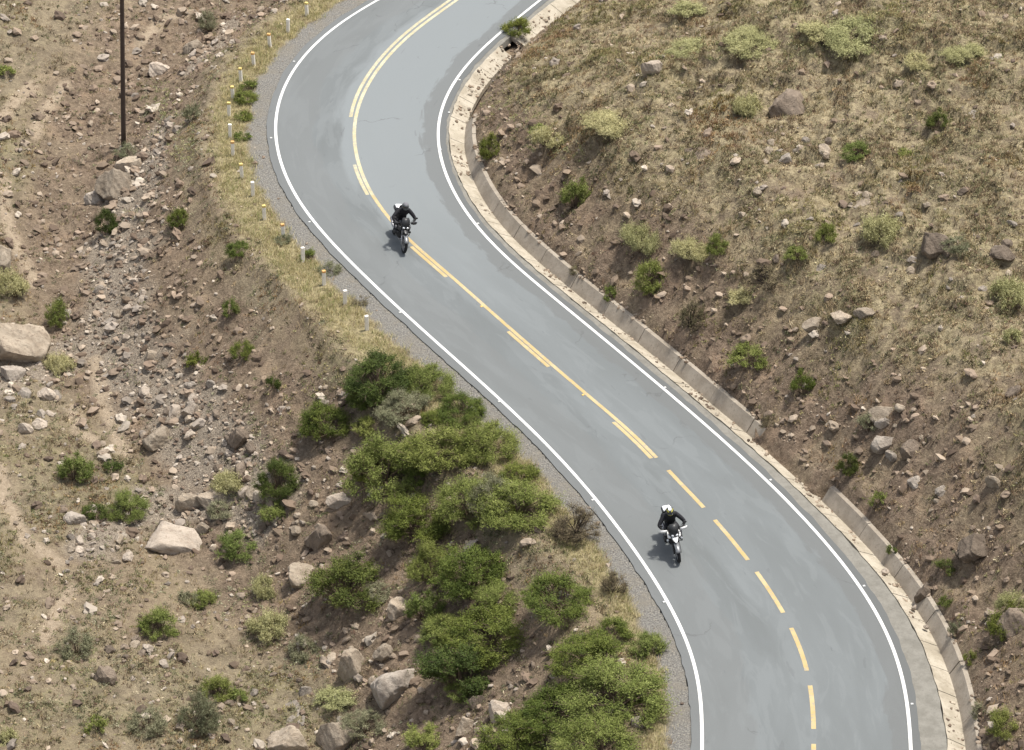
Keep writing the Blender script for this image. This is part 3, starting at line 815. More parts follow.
# ------------------------------------------------------------------ shrubs
def leaf_cloud(r, lobes, n, size, elong, up, cols, per=16):
    """leafy sprigs that grow out through rounded lobes; returns verts, quads, tints"""
    c = np.array([l[:3] for l in lobes]); rad = np.array([l[3] for l in lobes])
    ns = n // per; n = ns * per
    wgt = rad ** 2; k = r.choice(len(lobes), ns, p=wgt / wgt.sum())
    d = r.normal(size=(ns, 3)); d /= np.linalg.norm(d, axis=1)[:, None]
    d[:, 2] = np.where(d[:, 2] < -0.25, -d[:, 2], d[:, 2]); d[:, 2] += 0.25
    d /= np.linalg.norm(d, axis=1)[:, None]
    reach = rad[k] * r.uniform(0.50, 1.55, ns) * (1 + 0.3 * fbm(d[:, 0] * 2.5 + k * 3.7, d[:, 1] * 2.5 + d[:, 2] * 2.1 + k, 8, 3))
    t = (np.tile(np.linspace(0.30, 1.0, per), ns) + r.normal(size=n) * 0.05)
    kk = np.repeat(np.arange(ns), per)
    P = c[k][kk] + d[kk] * (reach[kk] * t)[:, None]
    fat = 0.16 * rad[k][kk] * (1.15 - 0.75 * t)
    P += r.normal(size=(n, 3)) * fat[:, None]
    P[:, 2] += 0.04 * rad[k][kk] - 0.10 * rad[k][kk] * (t ** 2) * (1 - d[kk, 2])
    P[:, 2] = np.maximum(P[:, 2], 0.01)
    nrm = d[kk] * 0.5 + r.normal(size=(n, 3)) * 0.6 + np.array([0, 0, up])
    nrm /= np.linalg.norm(nrm, axis=1)[:, None]
    ax = r.normal(size=(n, 3)) * 0.8 + d[kk]
    ax -= (ax * nrm).sum(1)[:, None] * nrm; ax /= np.linalg.norm(ax, axis=1)[:, None] + 1e-9
    bx = np.cross(nrm, ax)
    s = size * (r.uniform(0.65, 1.3, n) * (1.12 - 0.35 * t))[:, None]
    a = ax * s * math.sqrt(elong); b = bx * s / math.sqrt(elong)
    V = np.stack([P - a, P + b * 0.9 + a * 0.1, P + a, P - b * 0.9 + a * 0.1], 1).reshape(-1, 3)
    F = np.arange(4 * n).reshape(n, 4)
    cols = np.array(cols)
    lobe_t = r.random(len(lobes)); spr = r.random(ns)
    q = np.clip(0.36 * lobe_t[k][kk] + 0.44 * spr[kk] + 0.2 * r.random(n), 0, 1) * (len(cols) - 1)
    i0 = np.minimum(q.astype(int), len(cols) - 2); f = (q - i0)[:, None]
    tint = cols[i0] * (1 - f) + cols[i0 + 1] * f
    tint *= r.uniform(0.70, 1.30, (n, 1))
    return V, F, tint

def tubes(segs, k=5):
    """tapered sticks: list of (p0, p1, r0, r1)"""
    V = []; F = []
    for p0, p1, r0, r1 in segs:
        p0 = np.array(p0, float); p1 = np.array(p1, float); d = p1 - p0; d /= np.linalg.norm(d) + 1e-9
        u = np.cross(d, [0.3, 0.9, 0.2]); u /= np.linalg.norm(u); v = np.cross(d, u); b = len(V)
        for p, rr in ((p0, r0), (p1, r1)):
            for i in range(k):
                a = 2 * math.pi * i / k; V.append(p + rr * (u * math.cos(a) + v * math.sin(a)))
        for i in range(k): F.append((b + i, b + (i + 1) % k, b + k + (i + 1) % k, b + k + i))
    return np.array(V), np.array(F)

def make_lobes(r, n, height, flat=0.5, rmin=.085, rmax=.165):
    out = []
    lean_ = r.uniform(0, 6.283)
    for i in range(n):
        a = r.uniform(0, 6.283); q = 0.42 * math.sqrt(r.random())
        top = height * (1 - (q / 0.47) ** 2.2) * r.uniform(0.72, 1.22)
        z = max(0.06, top * (0.96 if r.random() < 0.7 else r.uniform(0.3, 0.9)))
        if r.random() < 0.32: q = 0.42 * r.uniform(0.7, 1.0); z = height * r.uniform(0.12, 0.42)
        out.append((q * math.cos(a) * (1 + 0.14 * math.cos(a - lean_)), q * math.sin(a) * (1 + 0.14 * math.cos(a - lean_)), z, r.uniform(rmin, rmax)))
    return out

LEAF_GAIN = 1.36
GREEN = [(0.040, 0.052, 0.013), (0.070, 0.090, 0.019), (0.112, 0.132, 0.028), (0.165, 0.180, 0.045)]
DARKG = [(0.026, 0.036, 0.011), (0.044, 0.060, 0.015), (0.074, 0.094, 0.023), (0.112, 0.130, 0.036)]
LIGHT = [(0.060, 0.076, 0.020), (0.100, 0.124, 0.030), (0.150, 0.174, 0.048), (0.205, 0.218, 0.078)]
SILVER = [(0.085, 0.088, 0.048), (0.130, 0.132, 0.074), (0.19, 0.188, 0.112), (0.29, 0.28, 0.185)]
PALE = [(0.165, 0.160, 0.070), (0.245, 0.238, 0.110), (0.33, 0.315, 0.155), (0.42, 0.40, 0.22)]
DRY = [(0.070, 0.066, 0.036), (0.115, 0.100, 0.058), (0.175, 0.145, 0.085), (0.12, 0.125, 0.055)]
# kind -> (colours, leaf elongation, up bias, height, [big leaf size, small leaf size], [big n, small n], name, category)
KINDS = {
 'G': (DARKG, 1.6, 0.35, 0.62, 'green_bush', 'bush'),
 'B': (GREEN, 1.7, 0.35, 0.60, 'green_bush', 'bush'),
 'L': (LIGHT, 2.6, 0.25, 0.58, 'green_bush', 'bush'),
 'S': (SILVER, 3.2, 0.15, 0.55, 'silvery_shrub', 'shrub'),
 'P': (PALE, 2.4, 0.40, 0.24, 'pale_weed_clump', 'weeds'),
 'D': (DRY, 4.5, 0.05, 0.62, 'dry_shrub', 'shrub'),
}
def shrub_meshes(kind, size_class, seed):
    cols, el, up, hgt, nm, cat = KINDS[kind]
    r = np.random.default_rng(seed)
    n, ls, nl = {'big': (34000, 0.0076, 52), 'mid': (12500, 0.0122, 28), 'small': (2800, 0.024, 13)}[size_class]
    if kind == 'D': n = int(n * 0.5); ls *= 0.85
    if kind == 'S': n = int(n * 0.7)
    lobes = make_lobes(r, nl, hgt * 0.82, 0.6, *((.085, .165) if size_class == 'big' else (.11, .20) if size_class == 'mid' else (.15, .26)))
    V, F, t = leaf_cloud(r, lobes, n, ls, el, up, cols)
    fol = np_mesh("foliage", V, F, t * LEAF_GAIN); fol.materials.append(M['leaf'])
    segs = []
    for (x, y, z, q) in lobes:
        m = (x * 0.45 + r.normal() * 0.03, y * 0.45 + r.normal() * 0.03, z * 0.5)
        segs += [((x * 0.08, y * 0.08, -0.08), m, 0.014, 0.010), (m, (x, y, z), 0.010, 0.004)]
        for _ in range(3 if kind != 'D' else 10):
            d = r.normal(size=3); d[2] = abs(d[2]); d /= np.linalg.norm(d)
            segs.append(((x, y, z), (x + d[0] * q * 1.08, y + d[1] * q * 1.08, z + d[2] * q * 1.08), 0.005, 0.0015))
    if kind in 'LS' and size_class != 'small':     # upright wands standing proud of the crown
        for _ in range(26):
            x, y, z, q = lobes[int(r.integers(len(lobes)))]
            segs.append(((x, y, z), (x + r.normal() * 0.07, y + r.normal() * 0.07, z + q * r.uniform(1.0, 1.35)), 0.004, 0.0015))
    SV, SF = tubes(segs)
    st = np_mesh("stems", SV, SF); st.materials.append(M['deadwood' if kind == 'D' else 'bark'])
    return fol, st
shrub_cache = {}
def get_shrub(kind, sc_, v):
    if (kind, sc_, v) not in shrub_cache:
        shrub_cache[(kind, sc_, v)] = shrub_meshes(kind, sc_, 1000 + 37 * v + ord(kind) * 11 + len(sc_))
    return shrub_cache[(kind, sc_, v)]
def place_shrub(px, py, w, h, kind, label, group=None):
    """px: middle, py: foot of the plant in the photo, w,h its size in pixels"""
    cols, el, up, hgt, nm, cat = KINDS[kind]
    p, sc = hit(px, py - 0.22 * h)
    W = w / sc
    cls = 'big' if w >= 46 else ('mid' if w >= 24 else 'small')
    fol, st = get_shrub(kind, cls, int(rng.integers(3 if cls != 'big' else 4)))
    # seen from above at this tilt a plant shows its depth as well as its height
    n = slope_normal(p.x, p.y)
    Hs = max(0.25, (h / sc - 0.40 * W) / 0.80) / hgt / W
    Hs = min(max(Hs * 1.15, 0.75), 1.7)
    o = empty(nm, (p.x, p.y, p.z - 0.04), (n.y * -0.35, n.x * 0.35, float(rng.uniform(0, 6.28))))
    o.scale = (W * 1.06, W * float(rng.uniform(0.92, 1.08)), W * Hs)
    tag(o, label, cat, group)
    for nme, me_ in (("foliage", fol), ("stems", st)):
        c = bpy.data.objects.new(nme, me_); COL.objects.link(c); c.parent = o
    return o

SHRUBS = [
 # the thicket between the road and the rubble
 (380,403,72,54,'G',"dark round bush topmost of the thicket beside the road verge"),
 (425,402,56,44,'L',"light green bush right of the topmost dark round bush"),
 (404,424,58,36,'S',"silvery grey shrub in the gap below the topmost dark round bush"),
 (463,425,52,38,'B',"green bush against the gravel shoulder at the top of the thicket"),
 (325,446,56,48,'B',"green bush standing apart at the left end of the upper thicket"),
 (364,442,34,26,'L',"small light bush between the left upper bush and the silvery shrub"),
 (384,500,80,66,'L',"wide yellow green bush at the left side of the thicket's middle"),
 (440,480,84,62,'L',"large yellow green bush in the centre of the thicket's middle"),
 (484,466,68,52,'L',"green bush of the thicket's middle leaning over the gravel shoulder"),
 (420,548,86,62,'B',"mid green bush below the wide yellow green one"),
 (468,528,70,54,'L',"light bush in the middle of the thicket left of the silvery wands"),
 (520,486,40,30,'B',"small dark bush at the gravel shoulder above the bushy one with silvery wands"),
 (516,526,82,50,'L',"fresh green bush touching the gravel shoulder behind the silvery wands"),
 (497,518,56,48,'S',"silvery shrub with upright pale wands in the thicket"),
 (345,618,92,72,'G',"very dark round bush alone on the rocks left of the thicket"),
 (430,588,48,44,'L',"soft olive bush right of the very dark round bush"),
 (424,628,42,40,'L',"thin olive bush below the soft olive one, above the rocks"),
 (475,598,80,60,'B',"dense green bush in the lower middle of the thicket"),
 (494,618,56,38,'L',"light bush spreading down from the dense green lower middle bush"),
 (560,622,80,52,'B',"round green bush on the dusty verge right of the thicket"),
 (490,660,92,64,'B',"tall green bush above the rock heap, upper half of a pair"),
 (458,698,92,62,'G',"large dark green bush overhanging the rock heap near the bottom edge"),
 (586,676,80,54,'B',"green bush on the verge above the lowest thicket"),
 (648,660,40,30,'L',"small bright bush at the gravel shoulder near the bottom"),
 (618,722,104,72,'L',"big bright green bush beside the gravel shoulder in the lowest thicket"),
 (560,734,84,60,'B',"green bush left of the big bright one in the lowest thicket"),
 (520,760,84,56,'B',"green bush at the bottom edge, left end of the lowest thicket"),
 (598,768,92,58,'L',"bright bush at the bottom edge below the big bright one"),
 (575,546,54,46,'D',"dry brown twiggy shrub on the verge right of the thicket"),
 (613,598,32,30,'D',"small dry brown shrub at the gravel shoulder right of the round green bush"),
 # open left slope
 (279,502,48,44,'G',"dark bush at the foot of the bare embankment above the rubble"),
 (275,524,36,24,'L',"low light bush just below the dark bush at the embankment foot"),
 (235,560,44,30,'L',"bright green low bush right of the biggest pale boulder"),
 (130,522,46,34,'L',"bright green bush behind the left side of the biggest pale boulder"),
 (95,522,26,22,'G',"small dark bush left of the bright one behind the biggest pale boulder"),
 (75,486,38,34,'L',"bright tuft of a bush alone on the left slope above the low brown ledge"),
 (112,476,20,18,'G',"small dark bush right of the bright tuft on the left slope"),
 (160,640,40,34,'L',"bright green bush alone on the lower left slope"),
 (204,609,30,22,'L',"bright green low bush above right of the lone lower left one"),
 (188,606,22,18,'S',"grey weed clump between the two bright bushes on the lower left slope"),
 (59,331,26,28,'L',"green bush right beside the huge sunlit boulder"),
 (219,703,34,30,'L',"bright bush on the lower slope near the bottom boulders"),
 (238,702,22,16,'L',"low bright clump joined to the bush near the bottom boulders"),
 (243,362,26,22,'B',"small green bush in the middle of the bare embankment"),
 (229,320,18,20,'L',"small light bush on the bare embankment above the middle one"),
 (274,392,16,20,'G',"small dark bush low on the bare embankment"),
 (196,372,20,20,'B',"small green bush at the foot of the bare embankment beside the rubble"),
 (238,258,26,20,'B',"small dark green bush high on the embankment below the verge"),
 (180,230,26,24,'B',"weedy bush on the embankment right of the rubble streak"),
 (107,238,24,30,'G',"dark bush filling the shade below the tall leaning slab"),
 (6,76,20,12,'L',"bright clump at the left edge high on the slope"),
 (210,36,24,24,'S',"grey green shrub at the top beside the verge"),
 (190,128,22,26,'S',"grey green shrub on the embankment right of the utility pole foot"),
 (128,158,28,12,'S',"low grey green weeds around the foot of the utility pole"),
 (76,662,40,36,'S',"silvery weeds beside the dark brown upright rock at lower left"),
 (201,738,46,46,'S',"silvery feathery shrub at the bottom edge left of the boulders"),
 (148,738,40,32,'S',"dull silvery shrub left of the feathery one at the bottom edge"),
 (97,735,22,20,'L',"small green clump at the bottom edge, lower left"),
 (8,745,22,18,'P',"pale clump in the bottom left corner"),
 (12,300,38,30,'P',"pale green weeds above the huge sunlit boulder at the left edge"),
 (58,374,30,20,'P',"pale weeds growing among the stones below the huge sunlit boulder"),
 (228,495,36,24,'P',"pale weeds behind the biggest pale boulder, right side"),
 (222,520,30,22,'S',"grey weeds right of the biggest pale boulder"),
 (268,640,40,28,'P',"pale yellow weeds on the slope left of the split boulder"),
 (265,598,30,24,'P',"pale weeds left of the tan square boulder"),
 (335,707,44,22,'P',"pale yellow green weeds between the wide flat rock and the streaked boulder"),
 (300,660,34,28,'S',"grey feathery weeds left of the split boulder"),
 (366,738,52,26,'S',"grey green grassy clump at the bottom edge right of the streaked boulder"),
 (424,750,44,20,'L',"green low clump at the bottom edge below the large dark bush"),
 (380,600,34,20,'S',"grey weeds at the right foot of the very dark round bush"),
 # verge weeds
 (248,92,22,10,'B',"green weed tuft on the shoulder edge beside the highest bend posts"), (246,106,26,16,'B',"wide green weed tuft at the widest of the outer bend's edge"),
 (244,122,20,12,'B',"green weed tuft below the wide one at the outer bend's edge"), (243,140,18,9,'B',"last small weed tuft on the outer bend's shoulder edge"),
 (308,262,20,13,'B',"green weeds between two verge posts on the descending road edge"), (330,274,24,12,'S',"grey green weeds creeping onto the shoulder beside a verge post"),
 (362,306,18,12,'D',"dry tuft on the shoulder beside the lowest verge post"), (283,246,18,14,'S',"grey weeds at the foot of an orange topped verge post"),
 # right hillside
 (517,42,34,26,'B',"green bush growing in the ditch where the road leaves the top of the photo"),
 (488,162,26,28,'B',"olive bush at the tip of the inner bend above the ditch wall"),
 (575,217,36,36,'L',"green bush on the bare bank at the inside of the bend"),
 (650,294,36,34,'L',"green bush on the bank below the pale weeds right of the road"),
 (608,305,16,20,'L',"small bright bush directly behind the ditch wall in mid road"),
 (577,275,16,12,'D',"small dry bush behind the ditch wall uphill of the small bright bush"),
 (642,258,46,42,'P',"tall pale weeds at the crest of the bank right of the road"),
 (690,262,46,28,'P',"pale weeds right of the tall pale ones on the bank's crest"),
 (718,262,24,24,'L',"small green clump right of the pale weeds on the bank's crest"),
 (747,372,40,30,'L',"spreading green bush on the bank beside the dark dead shrub's right"),
 (803,400,26,32,'B',"bright upright bush on the bank in the middle of the right slope"),
 (691,334,30,38,'D',"dark dead shrub on the bank right of the road"),
 (765,288,40,22,'D',"tangle of dark dead branches beside the pale weeds on the right slope"),
 (744,304,38,20,'P',"pale weeds left of the tangle of dark dead branches"),
 (848,480,24,28,'G',"round dark green bush low on the cut bank behind the ditch wall"),
 (870,436,28,24,'S',"grey green bush beside the grey slab on the cut bank"),
 (768,432,18,18,'D',"brown green tuft behind the ditch wall above the broken section"),
 (937,134,26,24,'G',"dark green bush high on the right hillside near the flat pale ledge"),
 (855,159,32,14,'L',"low bright green clump left of the dark green bush on the high hillside"),
 (904,157,18,10,'L',"tiny bright clump below the dark green bush on the high hillside"),
 (828,247,24,24,'L',"green bush in the middle of the right hillside"),
 (796,264,24,18,'L',"dull green clump left of the green bush in the middle of the right hillside"),
 (880,248,42,34,'P',"pale green weeds left of the rounded brown boulder"),
 (955,255,30,22,'S',"grey weeds at the right foot of the rounded brown boulder"),
 (893,562,12,18,'L',"small bright plant just behind the ditch wall on the lower right"),
 (945,574,24,16,'G',"dark green plant on the lower cut bank"), (943,612,16,20,'L',"bright plant in the hollow beside the dark stone nose"),
 (1003,648,38,44,'B',"large green bush low on the cut bank at the right edge"), (1012,614,30,22,'P',"pale dry weeds above the large green bush at the right edge"),
 (968,668,14,16,'L',"bright little plant right behind the ditch wall near the bottom"), (958,642,18,20,'S',"dull plant above the bright little one behind the ditch wall"),
 (1003,742,34,32,'L',"green bush in the bottom right corner"), (980,720,20,18,'S',"dull weeds behind the ditch wall near the bottom right corner"),
 (880,508,18,16,'L',"small green plant on the cut bank between two larger bushes"), (548,150,34,22,'P',"pale weeds on the nose of the hill inside the bend"),
 (540,140,24,16,'L',"yellow green tuft on the nose of the hill inside the bend"), (612,136,58,28,'P',"wide pale green patch of weeds below the hill's brow inside the bend"),
 (748,118,32,22,'P',"yellow green weeds against the left side of the dark brown wedge boulder"),
 (1008,310,40,30,'P',"pale weeds at the right edge of the hillside"), (1012,345,20,16,'P',"pale tuft at the right edge below the pale weeds"),
 (855,46,70,26,'P',"widest pale green patch near the top of the right hillside"), (820,45,44,22,'P',"pale patch left of the widest one near the top of the right hillside"),
 (750,48,56,16,'P',"long pale yellow patch near the top centre of the right hillside"), (690,56,50,14,'P',"pale yellow streak of weeds right of the pinkish boulder"),
 (965,60,48,18,'P',"pale patch at the upper right of the hillside"), (690,15,40,12,'P',"faint yellow patch at the very top of the right hillside"), (918,68,30,14,'P',"small pale patch left of the upper right one"),
 (600,370,14,12,'L',"") ,
]
_rf = np.random.default_rng(77)
for (x, y) in inside_px([(365,405),(470,415),(545,480),(560,520),(540,560),(500,600),(430,560),(365,520),(350,470)], 9, _rf) + inside_px([(480,560),(540,600),(640,650),(660,720),(600,748),(480,748),(420,700),(440,620)], 8, _rf):
    w = _rf.uniform(26, 44)
    SHRUBS.append((x, y, w, w * 0.75, 'L' if _rf.random() < 0.6 else 'B', "smaller green bush crowded in between the larger bushes of the thicket", "small bushes filling the thicket"))
for sh in SHRUBS:
    if sh[5]: place_shrub(*sh)

# ------------------------------------------------------------------ utility pole, verge posts, road studs
def lathe(prof, k=16, cap=True):
    V = []; F = []
    for r_, z in prof:
        for i in range(k):
            a = 2 * math.pi * i / k; V.append((r_ * math.cos(a), r_ * math.sin(a), z))
    for j in range(len(prof) - 1):
        for i in range(k): F.append((j * k + i, j * k + (i + 1) % k, (j + 1) * k + (i + 1) % k, (j + 1) * k + i))
    if cap:
        F.append(tuple(range(k))[::-1]); F.append(tuple((len(prof) - 1) * k + i for i in range(k)))
    return V, F
def mesh_py(name, V, F, mat, parent=None, smooth=False):
    me = bpy.data.meshes.new(name); me.from_pydata([tuple(v) for v in V], [], [tuple(f) for f in F])
    if smooth: me.polygons.foreach_set("use_smooth", np.ones(len(me.polygons), bool))
    me.update()
    return link(name, me, mat, parent)
M['pole'] = plain("weathered_pole_wood", (0.075, 0.056, 0.046), 0.9, 0, 0.15, 0.3, 6)
M['post_white'] = concrete_material("chalky_white_post", (0.76, 0.71, 0.62), (0.84, 0.80, 0.72), (0.60, 0.52, 0.42), 3)
M['cap_y'] = plain("yellow_reflector", (0.62, 0.47, 0.16), 0.6)
M['cap_o'] = plain("orange_reflector", (0.60, 0.34, 0.12), 0.6)
p, sc = hit(123.5, 147)
pole = empty("utility_pole", (p.x, p.y, p.z - 0.1), (0, math.radians(2.4), 0))
tag(pole, "tall thin dark brown wooden utility pole on the left slope", "pole")
mesh_py("shaft", *lathe([(0.104, -0.3), (0.100, 1.0), (0.096, 3.0), (0.090, 5.5), (0.085, 8.0), (0.081, 9.0), (0.05, 9.03)], 14), M['pole'], pole, True)
mesh_py("footing", *lathe([(0.19, -0.25), (0.20, 0.02), (0.17, 0.10), (0.09, 0.12)], 9), M['rock_pale'], pole)

POSTS = [(307,16,'y'),(288,33,'w'),(270,48,'o'),(254,66,'o'),(241,82,'y'),(233,100,'y'),(229,117,'y'),(230,139,'w'),(233,156,'o'),(242,178,'y'),(253,197,'w'),(264.5,220,'y'),(283.5,239,'o'),(303,262.5,'w'),(324,285,'o'),(345,306,'w'),(367,330,'w')]
ORD = ["first", "second", "third", "fourth", "fifth", "sixth", "seventh", "eighth", "ninth", "tenth", "eleventh", "twelfth", "thirteenth", "fourteenth", "fifteenth", "sixteenth", "seventeenth"]
def box_vf(x, y, z0, z1, bev=0.012):
    V = []; F = []
    rings = [(x, y, z0), (x, y, z1 - bev), (x - bev, y - bev, z1)]
    for (a, b, z) in rings:
        c = min(a, b) * 0.28
        V += [(a - c, -b, z), (a, -b + c, z), (a, b - c, z), (a - c, b, z), (-a + c, b, z), (-a, b - c, z), (-a, -b + c, z), (-a + c, -b, z)]
    for j in range(2):
        for i in range(8): F.append((j * 8 + i, j * 8 + (i + 1) % 8, (j + 1) * 8 + (i + 1) % 8, (j + 1) * 8 + i))
    F.append(tuple(range(7, -1, -1))); F.append(tuple(16 + i for i in range(8)))
    return V, F
post_protos = {}
for i, (x, y, c) in enumerate(POSTS):
    p, sc = hit(x, y)
    lab = {'y': "white verge post with yellow cap", 'o': "white verge post with orange cap", 'w': "plain white topped verge post"}[c] + ", " + ORD[len(POSTS) - 1 - i] + " up from the green thicket"
    if c not in post_protos:
        o = empty("verge_post")
        mesh_py("shaft", *box_vf(0.066, 0.055, -0.25, 0.56), M['post_white'], o)
        ob = mesh_py("cap", *box_vf(0.070, 0.059, 0.56, 0.65), M[{'y': 'cap_y', 'o': 'cap_o', 'w': 'post_white'}[c]], o)
        post_protos[c] = o
    else:
        o = copy_tree(post_protos[c])
    s_, _ = su_of([(p.x, p.y)]); t_ = T1[int(s_[0] / ST)]
    o.location = (p.x, p.y, p.z - 0.02); o.rotation_euler = (random.uniform(-.05, .05), random.uniform(-.06, .06), math.atan2(t_[1], t_[0]) + math.pi / 2)
    tag(o, lab, "post", "white posts along the outer verge")

M['stud_w'] = plain("white_stud", (0.52, 0.52, 0.50), 0.5)
M['stud_y'] = plain("amber_stud", (0.75, 0.45, 0.12), 0.35)
def stud_mesh(mat):
    V, F = [], []
    for (a, b, z) in ((0.042, 0.045, 0.0), (0.042, 0.045, 0.006), (0.028, 0.038, 0.020)):
        V += [(-a, -b, z), (a, -b, z), (a, b, z), (-a, b, z)]
    for j in range(2):
        for i in range(4): F.append((j * 4 + i, j * 4 + (i + 1) % 4, (j + 1) * 4 + (i + 1) % 4, (j + 1) * 4 + i))
    F.append((8, 9, 10, 11)); F.append((3, 2, 1, 0))
    me = bpy.data.meshes.new("road_stud"); me.from_pydata(V, [], F); me.materials.append(mat); return me
sw, sy = stud_mesh(M['stud_w']), stud_mesh(M['stud_y'])
STUDS = {'l': [(294,61.5),(271,138),(309.5,222),(400,312.5),(499,401.5),(592.5,500),(664,602)], 'c': [(481.5,306.5),(583,395)], 'r': [(459.5,80),(449,112.5),(440.5,149.5),(478,223.5),(665,387.5),(770.5,480),(864,586),(912,704)]}
for side, pts in STUDS.items():
    for (x, y) in pts:
        q = on_plane([(x, y)]); s_, u_ = su_of(q); t_ = T1[int(s_[0] / ST)]
        o = bpy.data.objects.new("road_stud", sy if side == 'c' else sw); COL.objects.link(o)
        o.location = (q[0][0], q[0][1], 0.004); o.rotation_euler = (0, 0, math.atan2(t_[1], t_[0]))
        tag(o, {'l': "small white road stud along the white line on the thicket's side", 'c': "small amber road stud on the yellow centre line", 'r': "small white road stud along the white line on the ditch's side"}[side], "road stud",
            {'l': "road studs of the outer edge line", 'c': "road studs of the centre line", 'r': "road studs of the ditch side edge line"}[side])

# ------------------------------------------------------------------ motorcycles and riders (local axes: x forward, y left, z up)
M['tyre'] = plain("tyre_rubber", (0.018, 0.018, 0.019), 0.85, 0, 0.3)
M['black'] = plain("black_bodywork", (0.016, 0.016, 0.018), 0.35, 0, 0.5)
M['matt'] = plain("black_frame_metal", (0.03, 0.03, 0.032), 0.55, 0.3)
M['alloy'] = plain("grey_alloy", (0.32, 0.32, 0.33), 0.4, 0.8)
M['silver'] = plain("silver_bodywork", (0.20, 0.205, 0.21), 0.35, 0.4)
M['bike_white'] = plain("white_bodywork", (0.80, 0.80, 0.79), 0.35)
M['case_white'] = plain("white_case_lid", (0.78, 0.79, 0.80), 0.3, 0.0, 0.5)
M['seat'] = plain("seat_vinyl", (0.022, 0.021, 0.021), 0.7)
M['screen'] = plain("smoked_windscreen", (0.035, 0.036, 0.038), 0.4, 0.0, 0.3)
M['lens'] = plain("headlight_glass", (0.72, 0.74, 0.76), 0.1, 0.0, 0.9)
M['suit'] = plain("black_riding_suit", (0.014, 0.014, 0.017), 0.75, 0, 0.3, 0.4, 9)
M['suit_grey'] = plain("grey_suit_panel", (0.14, 0.14, 0.15), 0.8)
M['helm_dark'] = plain("charcoal_helmet", (0.07, 0.078, 0.08), 0.4)
M['visor'] = plain("dark_visor", (0.012, 0.013, 0.016), 0.08, 0, 0.8)
M['helm_yellow'] = plain("yellow_helmet_stripe", (0.50, 0.46, 0.10), 0.4)
M['skin'] = plain("skin", (0.45, 0.28, 0.19), 0.6)

class B:
    def __init__(s): s.V = []; s.F = []
    def add(s, V, F):
        b = len(s.V); s.V += [tuple(v) for v in V]; s.F += [tuple(i + b for i in f) for f in F]; return s
    def tube(s, pts, r, k=8):
        pts = [Vector(p) for p in pts]; rs = r if isinstance(r, (list, tuple)) else [r] * len(pts)
        V = []; F = []
        for i, p in enumerate(pts):
            d = (pts[min(i + 1, len(pts) - 1)] - pts[max(i - 1, 0)]).normalized()
            u = d.cross(Vector((0.13, 0.31, 0.94))); u = (u if u.length > 0.1 else d.cross(Vector((1, 0, 0)))).normalized(); v = d.cross(u)
            for j in range(k):
                a = 2 * math.pi * j / k; V.append(p + rs[i] * (u * math.cos(a) + v * math.sin(a)))
        for i in range(len(pts) - 1):
            for j in range(k): F.append((i * k + j, i * k + (j + 1) % k, (i + 1) * k + (j + 1) % k, (i + 1) * k + j))
        F.append(tuple(range(k))[::-1]); F.append(tuple((len(pts) - 1) * k + j for j in range(k)))
        return s.add(V, F)
    def hull(s, secs, k=12, p=2.6):
        """loft superellipse sections (x, y, z, halfwidth_y, halfheight_z) along x"""
        V = []; F = []
        for (x, y, z, a, b) in secs:
            for j in range(k):
                t = 2 * math.pi * j / k; c, n = math.cos(t), math.sin(t)
                V.append((x, y + a * math.copysign(abs(c) ** (2 / p), c), z + b * math.copysign(abs(n) ** (2 / p), n)))
        for i in range(len(secs) - 1):
            for j in range(k): F.append((i * k + j, i * k + (j + 1) % k, (i + 1) * k + (j + 1) % k, (i + 1) * k + j))
        F.append(tuple(range(k))[::-1]); F.append(tuple((len(secs) - 1) * k + j for j in range(k)))
        return s.add(V, F)
    def plate(s, pts, th=0.006):
        """quad strip of left/right point pairs given thickness along the local normal"""
        n = len(pts); V = []; F = []
        for sg in (1, -1):
            for i, (a, b) in enumerate(pts):
                a, b = Vector(a), Vector(b)
                a2, b2 = (Vector(q) for q in pts[min(i + 1, n - 1)]); a1, b1 = (Vector(q) for q in pts[max(i - 1, 0)])
                nr = (b - a).cross((a2 + b2) - (a1 + b1)); nr = nr.normalized() * th * sg
                V += [a + nr, b + nr]
        o = 2 * n
        for i in range(n - 1):
            F += [(2 * i, 2 * i + 1, 2 * i + 3, 2 * i + 2), (o + 2 * i + 1, o + 2 * i, o + 2 * i + 2, o + 2 * i + 3), (2 * i + 2, o + 2 * i + 2, o + 2 * i, 2 * i), (2 * i + 1, o + 2 * i + 1, o + 2 * i + 3, 2 * i + 3)]
        F += [(0, o, o + 1, 1), (2 * n - 2, 2 * n - 1, o + 2 * n - 1, o + 2 * n - 2)]
        return s.add(V, F)
    def box(s, c, h, bev=0.02):
        V, F = box_vf(h[0], h[1], -h[2], h[2], bev)
        return s.add([(v[0] + c[0], v[1] + c[1], v[2] + c[2]) for v in V], F)
    def torus(s, c, R_, r, k=36, m=10, wy=1.0):
        V = []; F = []
        for i in range(k):
            a = 2 * math.pi * i / k
            for j in range(m):
                t = 2 * math.pi * j / m; q = R_ + r * math.cos(t)
                V.append((c[0] + q * math.cos(a), c[1] + r * wy * math.sin(t), c[2] + q * math.sin(a)))
        for i in range(k):
            for j in range(m): F.append((i * m + j, i * m + (j + 1) % m, ((i + 1) % k) * m + (j + 1) % m, ((i + 1) % k) * m + j))
        return s.add(V, F)
    def ball(s, c, r, sub=ICO3):
        return s.add([(c[0] + v[0] * r[0], c[1] + v[1] * r[1], c[2] + v[2] * r[2]) for v in sub[0]], [tuple(f) for f in sub[1]])
    def build(s, name, mat, parent, smooth=True):
        o = mesh_py(name, s.V, s.F, mat, parent, smooth)
        bm = bmesh.new(); bm.from_mesh(o.data); bmesh.ops.recalc_face_normals(bm, faces=bm.faces); bm.to_mesh(o.data); bm.free()
        return o

